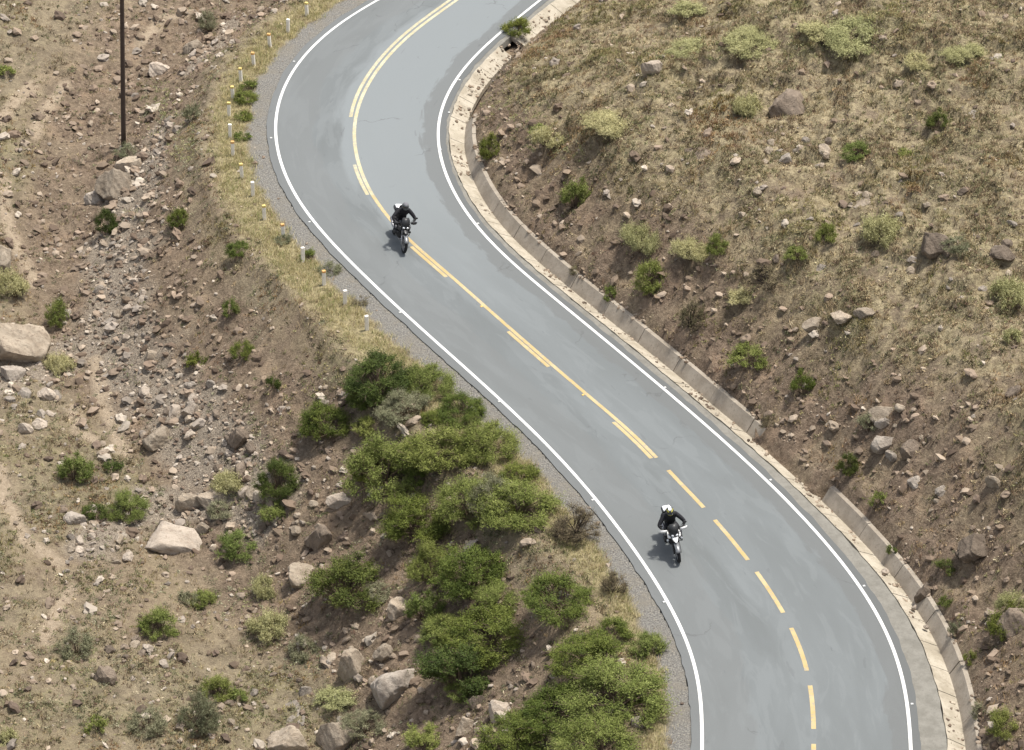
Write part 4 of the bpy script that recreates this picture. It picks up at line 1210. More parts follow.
def make_bike(label, white):
    root = empty("motorcycle"); tag(root, label, "motorcycle")
    for nm, ax, R_, wr_ in (("front_wheel", 0.77, 0.335, 0.055), ("rear_wheel", -0.74, 0.325, 0.075)):
        c = (ax, 0, R_)
        w = B().torus(c, R_ - wr_, wr_, wy=1.05).build(nm, M['tyre'], root)
        rim = B().torus(c, R_ - wr_ * 1.85, 0.018, 32, 8, 1.9)
        for i in range(18):
            a = 2 * math.pi * i / 18; sgn = 1 if i % 2 else -1
            rim.tube([(ax + 0.04 * math.cos(a + .5), sgn * 0.035, R_ + 0.04 * math.sin(a + .5)), (ax + (R_ - wr_ * 1.9) * math.cos(a), 0, R_ + (R_ - wr_ * 1.9) * math.sin(a))], 0.0045, 5)
        rim.tube([(ax, -0.07, R_), (ax, 0.07, R_)], 0.035, 12)
        rim.build("rim", M['alloy'], w)
        d = B()
        for sg in ((1, -1) if ax > 0 else (1,)):
            d.tube([(ax, sg * 0.075, R_), (ax, sg * 0.080, R_)], 0.145 if ax > 0 else 0.115, 24)
        d.build("brake_disc", M['alloy'], w, False)
    for sg in (1, -1):
        f = B().tube([(0.77, sg * 0.105, 0.335), (0.70, sg * 0.105, 0.47), (0.60, sg * 0.105, 0.66)], [0.03, 0.033, 0.03], 10).tube([(0.60, sg * 0.105, 0.66), (0.46, sg * 0.105, 0.95)], 0.024, 10)
        f.build("fork_leg", M['alloy'] if not white else M['matt'], root)
    fen = []
    for i in range(12):
        a = math.radians(35 + 115 * i / 11); q = 0.375
        fen.append(((0.77 + q * math.cos(a), 0.085, 0.335 + q * math.sin(a)), (0.77 + q * math.cos(a), -0.085, 0.335 + q * math.sin(a))))
    B().plate(fen, 0.006).build("front_fender", M['silver'], root)
    B().hull([(0.80, 0, 0.79, 0.02, 0.012), (0.70, 0, 0.80, 0.07, 0.03), (0.58, 0, 0.83, 0.11, 0.05), (0.48, 0, 0.86, 0.10, 0.05)]).build("beak", M['bike_white' if white else 'black'], root)
    B().hull([(0.60, 0, 0.93, 0.07, 0.05), (0.54, 0, 0.95, 0.15, 0.11), (0.42, 0, 0.97, 0.17, 0.13), (0.30, 0, 0.96, 0.13, 0.10)]).build("front_fairing", M['black'], root)
    for sg in (1, -1):
        B().ball((0.575, sg * 0.065, 0.945), (0.035, 0.055, 0.042)).build("headlight", M['lens'], root)
        B().hull([(0.55, sg * 0.16, 0.86, 0.03, 0.03), (0.42, sg * 0.20, 0.84, 0.035, 0.09), (0.24, sg * 0.19, 0.82, 0.03, 0.10), (0.10, sg * 0.16, 0.80, 0.02, 0.06)]).build("side_panel", M['bike_white' if white else 'matt'], root)
        B().tube([(0.40, sg * 0.16, 0.78), (0.36, sg * 0.27, 0.62), (0.20, sg * 0.28, 0.42), (0.0, sg * 0.2, 0.30)], 0.014, 8).build("crash_bar", M['matt'], root)
        B().ball((0.44, sg * 0.235, 0.70), (0.035, 0.04, 0.04)).build("fog_lamp", M['lens'] if white else M['matt'], root)
    B().plate([((0.585, 0.07, 1.02), (0.585, -0.07, 1.02)), ((0.54, 0.15, 1.10), (0.54, -0.15, 1.10)), ((0.47, 0.16, 1.20), (0.47, -0.16, 1.20)), ((0.40, 0.12, 1.30), (0.40, -0.12, 1.30))], 0.004).build("windscreen", M['screen'], root)
    B().hull([(0.32, 0, 0.92, 0.11, 0.09), (0.20, 0, 0.93, 0.17, 0.13), (0.02, 0, 0.90, 0.16, 0.12), (-0.12, 0, 0.85, 0.10, 0.07)]).build("fuel_tank", M['black'], root)
    B().hull([(-0.08, 0, 0.84, 0.09, 0.045), (-0.30, 0, 0.82, 0.15, 0.05), (-0.52, 0, 0.87, 0.15, 0.05), (-0.78, 0, 0.90, 0.12, 0.045)]).build("seat", M['seat'], root)
    eng = B().hull([(0.30, 0, 0.52, 0.10, 0.15), (0.15, 0, 0.46, 0.19, 0.18), (-0.12, 0, 0.44, 0.19, 0.17), (-0.28, 0, 0.42, 0.12, 0.12)])
    for sg in (1, -1): eng.tube([(0.10, sg * 0.12, 0.55), (0.14, sg * 0.30, 0.58)], 0.085, 12)
    eng.build("engine", M['matt'], root)
    B().hull([(0.36, 0, 0.36, 0.06, 0.05), (0.25, 0, 0.28, 0.12, 0.05), (-0.05, 0, 0.255, 0.12, 0.04)]).build("skid_plate", M['alloy'], root)
    B().box((0.34, 0, 0.66), (0.025, 0.15, 0.12), 0.01).build("radiator", M['matt'], root, False)
    B().tube([(-0.18, 0.10, 0.42), (-0.74, 0.10, 0.325)], [0.045, 0.03], 10).tube([(-0.18, -0.10, 0.42), (-0.74, -0.10, 0.325)], [0.045, 0.03], 10).tube([(-0.2, 0.1, 0.42), (-0.2, -0.1, 0.42)], 0.04, 10).build("swingarm", M['matt'], root)
    B().tube([(0.10, -0.14, 0.33), (-0.25, -0.17, 0.33), (-0.42, -0.19, 0.42), (-0.50, -0.20, 0.47), (-0.86, -0.21, 0.60), (-0.90, -0.21, 0.615)], [0.022, 0.024, 0.03, 0.055, 0.06, 0.04], 12).build("exhaust", M['alloy'], root)
    B().tube([(-0.10, 0.08, 0.78), (-0.85, 0.10, 0.80)], 0.016, 8).tube([(-0.10, -0.08, 0.78), (-0.85, -0.10, 0.80)], 0.016, 8).tube([(-0.2, 0.12, 0.45), (-0.7, 0.10, 0.78)], 0.014, 8).tube([(-0.2, -0.12, 0.45), (-0.7, -0.10, 0.78)], 0.014, 8).tube([(-0.85, 0.10, 0.80), (-0.85, -0.10, 0.80)], 0.014, 8).build("subframe", M['matt'], root)
    B().plate([((-0.62, 0.09, 0.70), (-0.62, -0.09, 0.70)), ((-0.90, 0.09, 0.76), (-0.90, -0.09, 0.76)), ((-1.06, 0.08, 0.62), (-1.06, -0.08, 0.62))], 0.01).build("rear_fender", M['black'], root)
    B().tube([(0.40, 0.12, 1.02), (0.42, 0, 1.0), (0.40, -0.12, 1.02)], 0.014, 8).tube([(0.40, 0.12, 1.02), (0.36, 0.24, 1.07), (0.31, 0.44, 1.065)], 0.014, 8).tube([(0.40, -0.12, 1.02), (0.36, -0.24, 1.07), (0.31, -0.44, 1.065)], 0.014, 8).build("handlebar", M['matt'], root)
    for sg in (1, -1):
        B().tube([(0.335, sg * 0.29, 1.068), (0.31, sg * 0.43, 1.065)], 0.019, 10).build("grip", M['tyre'], root)
        g = [((0.44, sg * 0.22, 1.105), (0.44, sg * 0.22, 1.045)), ((0.455, sg * 0.32, 1.13), (0.455, sg * 0.32, 1.03)), ((0.42, sg * 0.42, 1.125), (0.42, sg * 0.42, 1.03)), ((0.34, sg * 0.475, 1.09), (0.34, sg * 0.475, 1.045))]
        B().plate(g, 0.012).build("handguard", M['bike_white' if white else 'black'], root)
        mr = B().tube([(0.37, sg * 0.23, 1.075), (0.38, sg * 0.30, 1.20), (0.36, sg * 0.36, 1.25)], 0.008, 6).build("mirror", M['matt'], root)
        B().ball((0.36, sg * 0.41, 1.26), (0.02, 0.075, 0.045)).build("mirror_head", M['black'], mr)
        B().tube([(-0.10, sg * 0.14, 0.36), (-0.10, sg * 0.29, 0.36)], 0.015, 8).build("footpeg", M['matt'], root)
    B().plate([((-0.62, 0.13, 0.935), (-0.62, -0.13, 0.935)), ((-1.02, 0.13, 0.945), (-1.02, -0.13, 0.945))], 0.008).build("luggage_rack", M['matt'], root, False)
    tc = B().hull([(-0.66, 0, 1.02, 0.12, 0.05), (-0.68, 0, 1.03, 0.17, 0.075), (-0.96, 0, 1.03, 0.17, 0.075), (-0.99, 0, 1.02, 0.12, 0.05)], 20, 5).build("top_case", M['black'], root, False)
    B().hull([(-0.65, 0, 1.125, 0.08, 0.015), (-0.68, 0, 1.135, 0.13, 0.035), (-0.80, 0, 1.145, 0.135, 0.042), (-0.92, 0, 1.135, 0.13, 0.035), (-0.95, 0, 1.125, 0.08, 0.015)], 20, 4).build("lid", M['case_white'], tc)
    B().ball((-0.92, 0, 0.86), (0.03, 0.06, 0.03)).build("tail_lamp", plain("red_lens", (0.35, 0.02, 0.02), 0.2), root)
    return root

def skin_mesh(name, verts, edges, root_i, subd=2):
    me = bpy.data.meshes.new(name + "_cage"); me.from_pydata([v[:3] for v in verts], edges, [])
    o = bpy.data.objects.new(name + "_cage", me); COL.objects.link(o)
    sk = o.modifiers.new("skin", 'SKIN'); sk.use_smooth_shade = True
    for i, v in enumerate(verts):
        r_ = v[3]; me.skin_vertices[0].data[i].radius = r_ if isinstance(r_, tuple) else (r_, r_)
        me.skin_vertices[0].data[i].use_root = (i == root_i)
    sb = o.modifiers.new("sub", 'SUBSURF'); sb.levels = subd; sb.render_levels = subd
    dg = bpy.context.evaluated_depsgraph_get()
    out = bpy.data.meshes.new_from_object(o.evaluated_get(dg))
    bpy.data.objects.remove(o); bpy.data.meshes.remove(me)
    out.name = name; out.materials.clear()
    out.polygons.foreach_set("use_smooth", np.ones(len(out.polygons), bool))
    return out

def make_rider(label, bright, head_yaw):
    root = empty("person"); tag(root, label, "person")
    V = [(-0.27, 0, 0.93, (.19, .15)), (-0.24, 0, 1.08, (.185, .14)), (-0.14, 0, 1.25, (.215, .15)), (-0.05, 0, 1.38, (.19, .125)), (0.0, 0, 1.47, .065), (0.05, 0, 1.55, .075), (0.075, 0, 1.635, .095), (0.07, 0, 1.71, .07)]
    E = [(i, i + 1) for i in range(7)]
    for sg in (1, -1):
        b = len(V)
        V += [(-0.04, sg * 0.19, 1.385, .095), (0.05, sg * 0.34, 1.25, .08), (0.13, sg * 0.44, 1.13, .07), (0.22, sg * 0.40, 1.105, .056), (0.295, sg * 0.365, 1.085, .034)]
        E += [(3, b), (b, b + 1), (b + 1, b + 2), (b + 2, b + 3), (b + 3, b + 4)]
        b = len(V)
        V += [(-0.22, sg * 0.12, 0.90, .105), (-0.03, sg * 0.20, 0.84, .092), (0.13, sg * 0.255, 0.77, .072), (0.03, sg * 0.26, 0.58, .064), (-0.10, sg * 0.255, 0.43, .045)]
        E += [(0, b), (b, b + 1), (b + 1, b + 2), (b + 2, b + 3), (b + 3, b + 4)]
    body = link("body", skin_mesh("body", V, E, 0), M['suit'], root)
    hc = Vector((0.085, 0, 1.625))
    Rh = Matrix.Translation(hc) @ Matrix.Rotation(head_yaw, 4, 'Z') @ Matrix.Rotation(math.radians(8), 4, 'Y')
    hv = ICO3[0] * np.array([0.155, 0.128, 0.148]); hv = hv.copy()
    low = hv[:, 2] < -0.03; hv[low, 0] += 0.03 * (hv[low, 0] > 0)          # chin bar
    hb = B().add([Rh @ Vector(v) for v in hv], ICO3[1]); helm = hb.build("helmet", M['helm_dark'], root)
    def shell(cond, k, nm, mat):
        sv, sf = ICO5; pts = sv * np.array([0.155, 0.128, 0.148]) * k
        lowm = pts[:, 2] < -0.03; pts[lowm, 0] += 0.03 * (pts[lowm, 0] > 0)
        ok = cond(sv); fs = [f for f in sf if ok[f].all()]
        used = sorted({i for f in fs for i in f}); mp = {a: i for i, a in enumerate(used)}
        B().add([Rh @ Vector(pts[i]) for i in used], [tuple(mp[i] for i in f) for f in fs]).build(nm, mat, helm)
    shell(lambda v: (v[:, 0] > 0.35) & (v[:, 2] > -0.28) & (v[:, 2] < 0.42), 1.015, "visor", M['visor'])
    if bright:
        shell(lambda v: (v[:, 2] > 0.72) & (np.abs(v[:, 1]) < 0.42), 1.02, "top_stripe", M['bike_white'])
        shell(lambda v: (v[:, 0] > -0.1) & (v[:, 2] > 0.30) & (v[:, 2] < 0.68) & (np.abs(v[:, 1]) > 0.25), 1.018, "stripe", M['helm_yellow'])
        shell(lambda v: (v[:, 0] > 0.2) & (v[:, 2] < -0.32), 1.02, "chin_bar", M['helm_yellow'])
        shell(lambda v: (np.abs(v[:, 1]) > 0.62) & (v[:, 2] < 0.5) & (v[:, 2] > -0.5), 1.025, "side_patch", M['visor'])
    else:
        shell(lambda v: (v[:, 2] > 0.62) & (v[:, 0] > -0.5), 1.02, "stripe", M['suit_grey'])
    for sg in (1, -1):
        gv = [(0.295, sg * 0.365, 1.085, .03), (0.325, sg * 0.365, 1.10, (.038, .024))]; ge = [(0, 1)]
        for k, y in enumerate((0.325, 0.348, 0.371, 0.394)):
            L_ = (0.9, 1.05, 1.0, 0.82)[k]; b = len(gv)
            gv += [(0.348, sg * y, 1.098, .0115), (0.348 + .022 * L_, sg * y, 1.083, .011), (0.345 + .018 * L_, sg * y, 1.055, .010), (0.330, sg * y, 1.045 - .004 * L_, .009)]
            ge += [(1, b), (b, b + 1), (b + 1, b + 2), (b + 2, b + 3)]
        b = len(gv); gv += [(0.310, sg * 0.330, 1.085, .014), (0.312, sg * 0.312, 1.062, .012), (0.325, sg * 0.305, 1.047, .010)]; ge += [(0, b), (b, b + 1), (b + 1, b + 2)]
        link("glove", skin_mesh("glove", gv, ge, 0, 1), M['matt'], root)
        bv = [(-0.08, sg * 0.255, 0.50, .068), (-0.115, sg * 0.255, 0.41, .06), (-0.10, sg * 0.255, 0.385, .056), (-0.02, sg * 0.262, 0.385, .05), (0.09, sg * 0.27, 0.392, .034)]
        link("boot", skin_mesh("boot", bv, [(0, 1), (1, 2), (2, 3), (3, 4)], 0), M['tyre'], root)
    for sg in (1, -1):
        B().hull([(0.10, sg * 0.262, 0.78, 0.04, 0.05), (0.19, sg * 0.268, 0.77, 0.045, 0.06), (0.205, sg * 0.268, 0.76, 0.03, 0.04)]).build("knee_pad", M['suit_grey'], root)
    B().hull([(-0.27, 0, 1.30, 0.10, 0.15), (-0.33, 0, 1.27, 0.13, 0.19), (-0.40, 0, 1.25, 0.11, 0.17), (-0.43, 0, 1.24, 0.07, 0.10)]).build("back_protector", M['suit'], root)
    return root

def place_ride(root, fx, fy, yaw_off, lean):
    q = on_plane([(fx, fy)])[0]
    s_, _ = su_of([q]); t_ = T1[int(s_[0] / ST)]
    h = -math.pi / 2 + yaw_off
    root.matrix_world = Matrix.Translation((q[0] - 0.77 * math.cos(h), q[1] - 0.77 * math.sin(h), 0.006)) @ Matrix.Rotation(h, 4, 'Z') @ Matrix.Rotation(lean, 4, 'X')
RIDES = [((403.2, 252.5), math.radians(13), math.radians(-9), "all dark motorcycle beside the yellow line, farther of the two", False,
          "rider in black gear and a dark helmet on the farther motorcycle", 0.12),
         ((678.6, 561.5), math.radians(9), math.radians(7), "black motorcycle with white handguards and white front panels, nearer one of the two", True,
          "rider in black gear and a helmet patched white and yellow on the nearer motorcycle", -0.1)]
for (fxy, yo, lean, lab, wh, plab, hy) in RIDES:
    bk_ = make_bike(lab, wh); bk_["group"] = "motorcycles riding down the road"; place_ride(bk_, *fxy, yo, lean)
    rd = make_rider(plab, wh, hy); place_ride(rd, *fxy, yo, lean)

# ------------------------------------------------------------------ uncountable ground cover
def scatter(n, xr=(-25, 25), yr=(92, 171), margin=70):
    P = np.c_[rng.uniform(*xr, n), rng.uniform(*yr, n)]
    z = ground_z(P[:, 0], P[:, 1])
    d = np.c_[P, z - CAM_H]
    fz = d[:, 1] * _c - d[:, 2] * _s; uy = d[:, 1] * _s + d[:, 2] * _c
    px = IW / 2 + FPX * d[:, 0] / fz; py = IH / 2 - FPX * uy / fz
    ok = (px > -margin) & (px < IW + margin) & (py > -margin) & (py < IH + margin)
    P = P[ok]; z = z[ok]; px = px[ok]; py = py[ok]
    s, u = su_of(P)
    dR = u - np.interp(s, S1, WR); dL = -u - np.interp(s, S1, WL)
    n1 = fbm(P[:, 0] / 7, P[:, 1] / 7, 1, 4); n2 = fbm(P[:, 0] / 1.6, P[:, 1] / 1.6, 2, 4); n3 = fbm(P[:, 0] / .45, P[:, 1] / .45, 3, 3)
    Za, Zb = zones(P, s, dR, dL, n1, n2, n3)
    d0 = ASPH + sh_w(s) + SLAB + WALLW + WALLT
    land = (dR > d0 + 0.05) | (dL > ASPH + 0.15)
    return dict(P=P, z=z, px=px, py=py, s=s, dR=dR, dL=dL, n1=n1, n2=n2, n3=n3, Z1=Za, Z2=Zb, land=land, right=dR > 0, d=dR - d0)

def pick(G, m): return {k: v[m] for k, v in G.items()}

def blades(G, per, hgt, wid, lean_, cols, wts, jit=0.05, seed=0):
    r = np.random.default_rng(seed); n = len(G['z'])
    base = np.repeat(np.c_[G['P'], G['z']], per, 0); N = n * per
    sc_ = np.repeat(r.uniform(0.6, 1.3, n), per)
    base[:, :2] += r.normal(size=(N, 2)) * jit * sc_[:, None]; base[:, 2] = ground_z(base[:, 0], base[:, 1]) - 0.01
    a = r.uniform(0, 6.283, N); le = lean_ * r.uniform(0.3, 1.3, N); h = hgt * sc_ * r.uniform(0.6, 1.2, N)
    dirv = np.c_[np.cos(a) * le, np.sin(a) * le, np.ones(N)]; dirv /= np.linalg.norm(dirv, axis=1)[:, None]
    side = np.c_[-np.sin(a + .6), np.cos(a + .6), np.zeros(N)] * (wid * r.uniform(0.7, 1.3, N))[:, None]
    tip = base + dirv * h[:, None]; tip[:, 2] -= h * 0.12 * le
    V = np.stack([base - side, base + side, tip], 1).reshape(-1, 3); F = np.arange(3 * N).reshape(N, 3)
    cols = np.array(cols); k = r.choice(len(cols), n, p=np.array(wts) / sum(wts))
    t = np.repeat(cols[k], per, 0) * r.uniform(0.72, 1.25, (N, 1))
    return V, F, t

def drift(G, t, per):
    """dry grass of one patch is redder, greener or paler than the next"""
    a = fbm(G['P'][:, 0] / 4.5, G['P'][:, 1] / 4.5, 81, 4); b = fbm(G['P'][:, 0] / 3.2, G['P'][:, 1] / 3.2, 91, 4)
    w1 = sstep(0.02, 0.42, a)[:, None]; w2 = sstep(0.02, 0.42, b)[:, None]; w3 = sstep(0.05, 0.4, -a)[:, None]
    f = (1 - w1) + w1 * np.array([0.86, 0.70, 0.60]); f = f * ((1 - w2) + w2 * np.array([0.74, 0.80, 0.60])); f = f * ((1 - w3) + w3 * np.array([1.10, 1.08, 1.08]))
    return t * np.repeat(f, per, 0)

G = scatter(330000)
G = pick(G, G['land'])
STRAW, TAN, OLIVE, RED, DARK, PALEG = (0.42, 0.34, 0.205), (0.31, 0.24, 0.155), (0.185, 0.178, 0.088), (0.255, 0.178, 0.12), (0.095, 0.074, 0.048), (0.27, 0.265, 0.145)
slope_like = G['Z1'][:, 1]; rub = G['Z1'][:, 2]; vg = G['Z1'][:, 0]; shd = G['Z2'][:, 0]
clump = sstep(-0.25, 0.5, G['n2'] + 0.6 * G['n3'] + 0.3 * G['n1'])
roll = rng.random(len(clump))
prob = (0.10 + 0.62 * clump) * (1 - 0.85 * slope_like) * (1 - 0.9 * rub) * (1 - shd) * (1 - 0.8 * G['Z2'][:, 1]) * np.where(G['right'], 1.0, 0.42)
mk = (roll < prob) & (vg < 0.4)
Gr = pick(G, mk & G['right']); Gl = pick(G, mk & ~G['right'])
V, F, t = blades(Gr, 9, 0.20, 0.016, 0.9, [STRAW, TAN, OLIVE, RED, DARK, PALEG], [30, 30, 16, 10, 10, 8], 0.06, 1)
t = drift(Gr, t, 9)
tag(link("dry_hill_grass", np_mesh("dry_hill_grass", V, F, t), M['grass']), "short dry straw and olive grass covering the right hillside", "grass", kind="stuff")
V, F, t = blades(Gl, 8, 0.17, 0.015, 0.9, [STRAW, TAN, OLIVE, RED, DARK, PALEG], [22, 34, 14, 14, 12, 6], 0.06, 2)
t = drift(Gl, t, 8)
tag(link("sparse_dry_grass", np_mesh("sparse_dry_grass", V, F, t), M['grass']), "sparse dry brown grass over the left slope below the road", "grass", kind="stuff")
mv = (rng.random(len(vg)) < vg * (0.30 + 0.85 * sstep(-0.3, 0.35, G['n2'] + 0.5 * G['n3'])))
V, F, t = blades(pick(G, mv), 11, 0.21, 0.0105, 0.8, [(0.48, 0.41, 0.225), (0.57, 0.50, 0.30), (0.38, 0.34, 0.165), (0.27, 0.275, 0.115), (0.34, 0.26, 0.165)], [30, 26, 16, 20, 8], 0.09, 3)
tag(link("yellow_verge_grass", np_mesh("yellow_verge_grass", V, F, t), M['grass']), "yellowed grass along the outer verge of the road around the white posts", "grass", kind="stuff")

def low_scrub(G, n_leaf, size, cols, w, h, seed):
    """small twiggy mounds: loose leaves over a flattened dome"""
    r = np.random.default_rng(seed); n = len(G['z'])
    rad = np.repeat(w * r.uniform(0.55, 1.5, n), n_leaf); N = n * n_leaf
    d = r.normal(size=(N, 3)); d /= np.linalg.norm(d, axis=1)[:, None]; d[:, 2] = np.abs(d[:, 2])
    q = r.uniform(0.3, 1.05, N)
    hh = np.repeat(h * r.uniform(0.6, 1.3, n), n_leaf)
    base = np.repeat(np.c_[G['P'], G['z']], n_leaf, 0)
    P = base + d * (rad * q)[:, None] * np.c_[np.ones(N), np.ones(N), hh / w]
    P[:, 2] = np.maximum(P[:, 2], ground_z(P[:, 0], P[:, 1]) + 0.01)
    ax = d + r.normal(size=(N, 3)) * 0.6; ax /= np.linalg.norm(ax, axis=1)[:, None]
    bx = np.cross(ax, r.normal(size=(N, 3))); bx /= np.linalg.norm(bx, axis=1)[:, None]
    s = (size * r.uniform(0.6, 1.4, N))[:, None]
    V = np.stack([P - ax * s, P + bx * s * .35, P + ax * s, P - bx * s * .35], 1).reshape(-1, 3)
    cols = np.array(cols); k = r.integers(len(cols), size=n)
    return V, np.arange(4 * N).reshape(N, 4), np.repeat(cols[k], n_leaf, 0) * r.uniform(0.7, 1.3, (N, 1))
G2 = scatter(70000); G2 = pick(G2, G2['land'] & (G2['Z2'][:, 0] < .3) & (G2['Z1'][:, 0] < .5))
pr = sstep(-0.1, 0.5, G2['n1'] * 0.6 + G2['n2'])
m2 = rng.random(len(pr)) < (0.10 + 0.5 * pr) * (1 - 0.6 * G2['Z1'][:, 1]) * (1 - 0.7 * G2['Z1'][:, 2])
V, F, t = low_scrub(pick(G2, m2), 26, 0.035, [(0.065, 0.052, 0.034), (0.08, 0.075, 0.04), (0.12, 0.095, 0.055), (0.16, 0.155, 0.075), (0.20, 0.15, 0.09), (0.10, 0.105, 0.05), (0.25, 0.20, 0.125), (0.185, 0.185, 0.115), (0.14, 0.085, 0.06)], 0.15, 0.12, 5)
tag(link("low_dry_scrub", np_mesh("low_dry_scrub", V, F, t), M['grass']), "low brown and olive scrub dotted thickly over both hillsides", "ground cover", kind="stuff")
G5 = scatter(120000); G5 = pick(G5, G5['land'] & (G5['Z2'][:, 0] < .3) & (G5['Z1'][:, 0] < .5))
pr = sstep(-0.35, 0.35, G5['n2'] + 0.5 * G5['n1'] + 0.4 * G5['n3'])
m5 = rng.random(len(pr)) < (0.08 + 0.42 * pr) * (1 - 0.75 * G5['Z1'][:, 1]) * (1 - 0.8 * G5['Z1'][:, 2]) * np.where(G5['right'], 1.0, 0.40)
G5 = pick(G5, m5)
V, F, t = low_scrub(G5, 13, 0.046, [(0.44, 0.36, 0.22), (0.38, 0.305, 0.185), (0.30, 0.275, 0.15), (0.50, 0.43, 0.29), (0.26, 0.20, 0.13), (0.24, 0.235, 0.125)], 0.13, 0.09, 15)
t = drift(G5, t, 13)
tag(link("straw_tussocks", np_mesh("straw_tussocks", V, F, t), M['grass']), "pale straw tussocks matted over both hillsides", "grass", kind="stuff")
G6 = scatter(60000); G6 = pick(G6, G6['land'] & (G6['Z2'][:, 0] < .3) & (G6['Z1'][:, 0] < .5) & ~G6['right'])
pr = sstep(-0.05, 0.45, fbm(G6['P'][:, 0] / 2.6, G6['P'][:, 1] / 2.6, 61, 4)) * sstep(330, 560, G6['py']) + 0.40 * sstep(0.0, 0.4, fbm(G6['P'][:, 0] / 2.0, G6['P'][:, 1] / 2.0, 62, 4))
V, F, t = low_scrub(pick(G6, rng.random(len(pr)) < 0.85 * pr), 15, 0.040, [(0.23, 0.225, 0.125), (0.30, 0.29, 0.17), (0.175, 0.18, 0.09), (0.37, 0.355, 0.235), (0.14, 0.15, 0.08)], 0.14, 0.13, 16)
tag(link("grey_green_weeds", np_mesh("grey_green_weeds", V, F, t), M['grass']), "grey green weeds growing between the rocks of the lower left slope", "ground cover", kind="stuff")
THICKET = [(355,395),(420,375),(480,420),(560,490),(590,545),(600,600),(665,650),(670,750),(480,750),(415,700),(440,620),(400,560),(345,490)]
tp = np.array(THICKET, float)
Gt = scatter(45000); Gt = pick(Gt, Gt['land'] & (Gt['Z2'][:, 0] < .2) & ~Gt['right'])
inn = np.zeros(len(Gt['z']), bool)
for (x0, y0), (x1, y1) in zip(tp, np.roll(tp, -1, 0)):
    cr = ((y0 > Gt['py']) != (y1 > Gt['py'])) & (Gt['px'] < (x1 - x0) * (Gt['py'] - y0) / (y1 - y0 + 1e-9) + x0); inn ^= cr
Gt = pick(Gt, inn & (rng.random(len(inn)) < 0.16 + 0.5 * sstep(-0.1, 0.4, Gt['n2'])))
V, F, t = low_scrub(Gt, 22, 0.034, [(0.085, 0.10, 0.035), (0.12, 0.13, 0.05), (0.065, 0.08, 0.03), (0.17, 0.16, 0.085), (0.20, 0.165, 0.10)], 0.19, 0.20, 17)
tag(link("thicket_undergrowth", np_mesh("thicket_undergrowth", V, F, t), M['grass']), "low green and dry undergrowth between the bushes of the thicket", "undergrowth", kind="stuff")
PALE_SPOTS = [(845,40,60,22),(800,50,40,16),(700,52,60,12),(750,45,50,10),(960,60,40,12),(745,112,20,14),(610,128,40,16),(640,245,24,18),(690,250,30,14),(540,140,36,22),(1005,310,26,18),(745,297,26,12),(885,230,26,18),(520,110,40,16),(570,150,30,12),(10,290,22,18),(75,655,26,20),(230,495,24,20),(265,640,26,18),(200,720,24,22),(335,700,24,14),(300,655,30,20),(250,600,26,18),(60,372,20,14),(380,590,26,14),(360,735,30,18),(440,600,30,14),(905,125,20,8),(160,110,26,30),(185,150,22,30)]
GP = scatter(150000); GP = pick(GP, GP['land'] & (GP['Z2'][:, 0] < .3))
pp = np.zeros(len(GP['z']))
for (x, y, w, h) in PALE_SPOTS:
    pp = np.maximum(pp, 1 - sstep(0.3, 1.15, np.hypot((GP['px'] - x) / w, (GP['py'] - y) / h) + 0.35 * GP['n2'] + 0.2 * GP['n3']))
GPs = pick(GP, rng.random(len(pp)) < pp * 0.50)
V, F, t = low_scrub(GPs, 14, 0.036, [(0.36, 0.35, 0.165), (0.29, 0.295, 0.135), (0.43, 0.41, 0.22), (0.24, 0.25, 0.11), (0.36, 0.365, 0.235)], 0.13, 0.13, 6)
tag(link("pale_green_groundcover", np_mesh("pale_green_groundcover", V, F, t), M['grass']), "pale yellow green weeds spreading in patches over the slopes", "ground cover", kind="stuff")

def stones(G, size, power, cols, tmpl, seed, sink=0.25):
    r = np.random.default_rng(seed); n = len(G['z']); TV, TF = tmpl
    k = len(TV)
    s = size[0] + (size[1] - size[0]) * r.random(n) ** power
    sc_ = np.c_[s * r.uniform(.8, 1.3, n), s * r.uniform(.7, 1.1, n), s * r.uniform(.45, .8, n)]
    v = TV[None] * (1 + 0.22 * r.normal(size=(n, k, 1))) * sc_[:, None]
    a = r.uniform(0, 6.283, n); ca, sa = np.cos(a)[:, None], np.sin(a)[:, None]
    x = v[..., 0] * ca - v[..., 1] * sa; y = v[..., 0] * sa + v[..., 1] * ca
    ti = r.normal(size=(n, 1)) * 0.3
    z = v[..., 2] + x * ti
    V = np.stack([x + G['P'][:, :1], y + G['P'][:, 1:], z + (G['z'] + sc_[:, 2] * (1 - 2 * sink) * .6)[:, None]], -1).reshape(-1, 3)
    F = (TF[None] + (np.arange(n) * k)[:, None, None]).reshape(-1, 3)
    cols = np.array(cols); c = cols[r.integers(len(cols), size=n)] * r.uniform(.7, 1.25, (n, 1))
    return V, F, np.repeat(c, len(TF), 0)
ICO1 = ico(1)
SC = [(0.31, 0.25, 0.19), (0.24, 0.185, 0.138), (0.40, 0.345, 0.28), (0.19, 0.142, 0.105), (0.27, 0.23, 0.19), (0.14, 0.105, 0.08)]
G3 = scatter(200000); G3 = pick(G3, G3['land'])
rb = G3['Z1'][:, 2]; lf = ~G3['right']
dens = np.where(lf, 0.085, 0.036) * (0.5 + 1.3 * sstep(-.1, .5, G3['n2'])) + 0.50 * rb + 0.05 * G3['Z1'][:, 1] * lf
dens = np.where((G3['Z1'][:, 0] > .4) | (G3['Z2'][:, 0] > .4), 0.012, dens)
m3 = rng.random(len(rb)) < dens
V, F, t = stones(pick(G3, m3), (0.018, 0.11), 3.0, SC, ICO1, 7)
tag(link("loose_small_stones", np_mesh("loose_small_stones", V, F, t), M['stone']), "small loose stones strewn over the slopes, thickest along the rubble", "stones", kind="stuff")
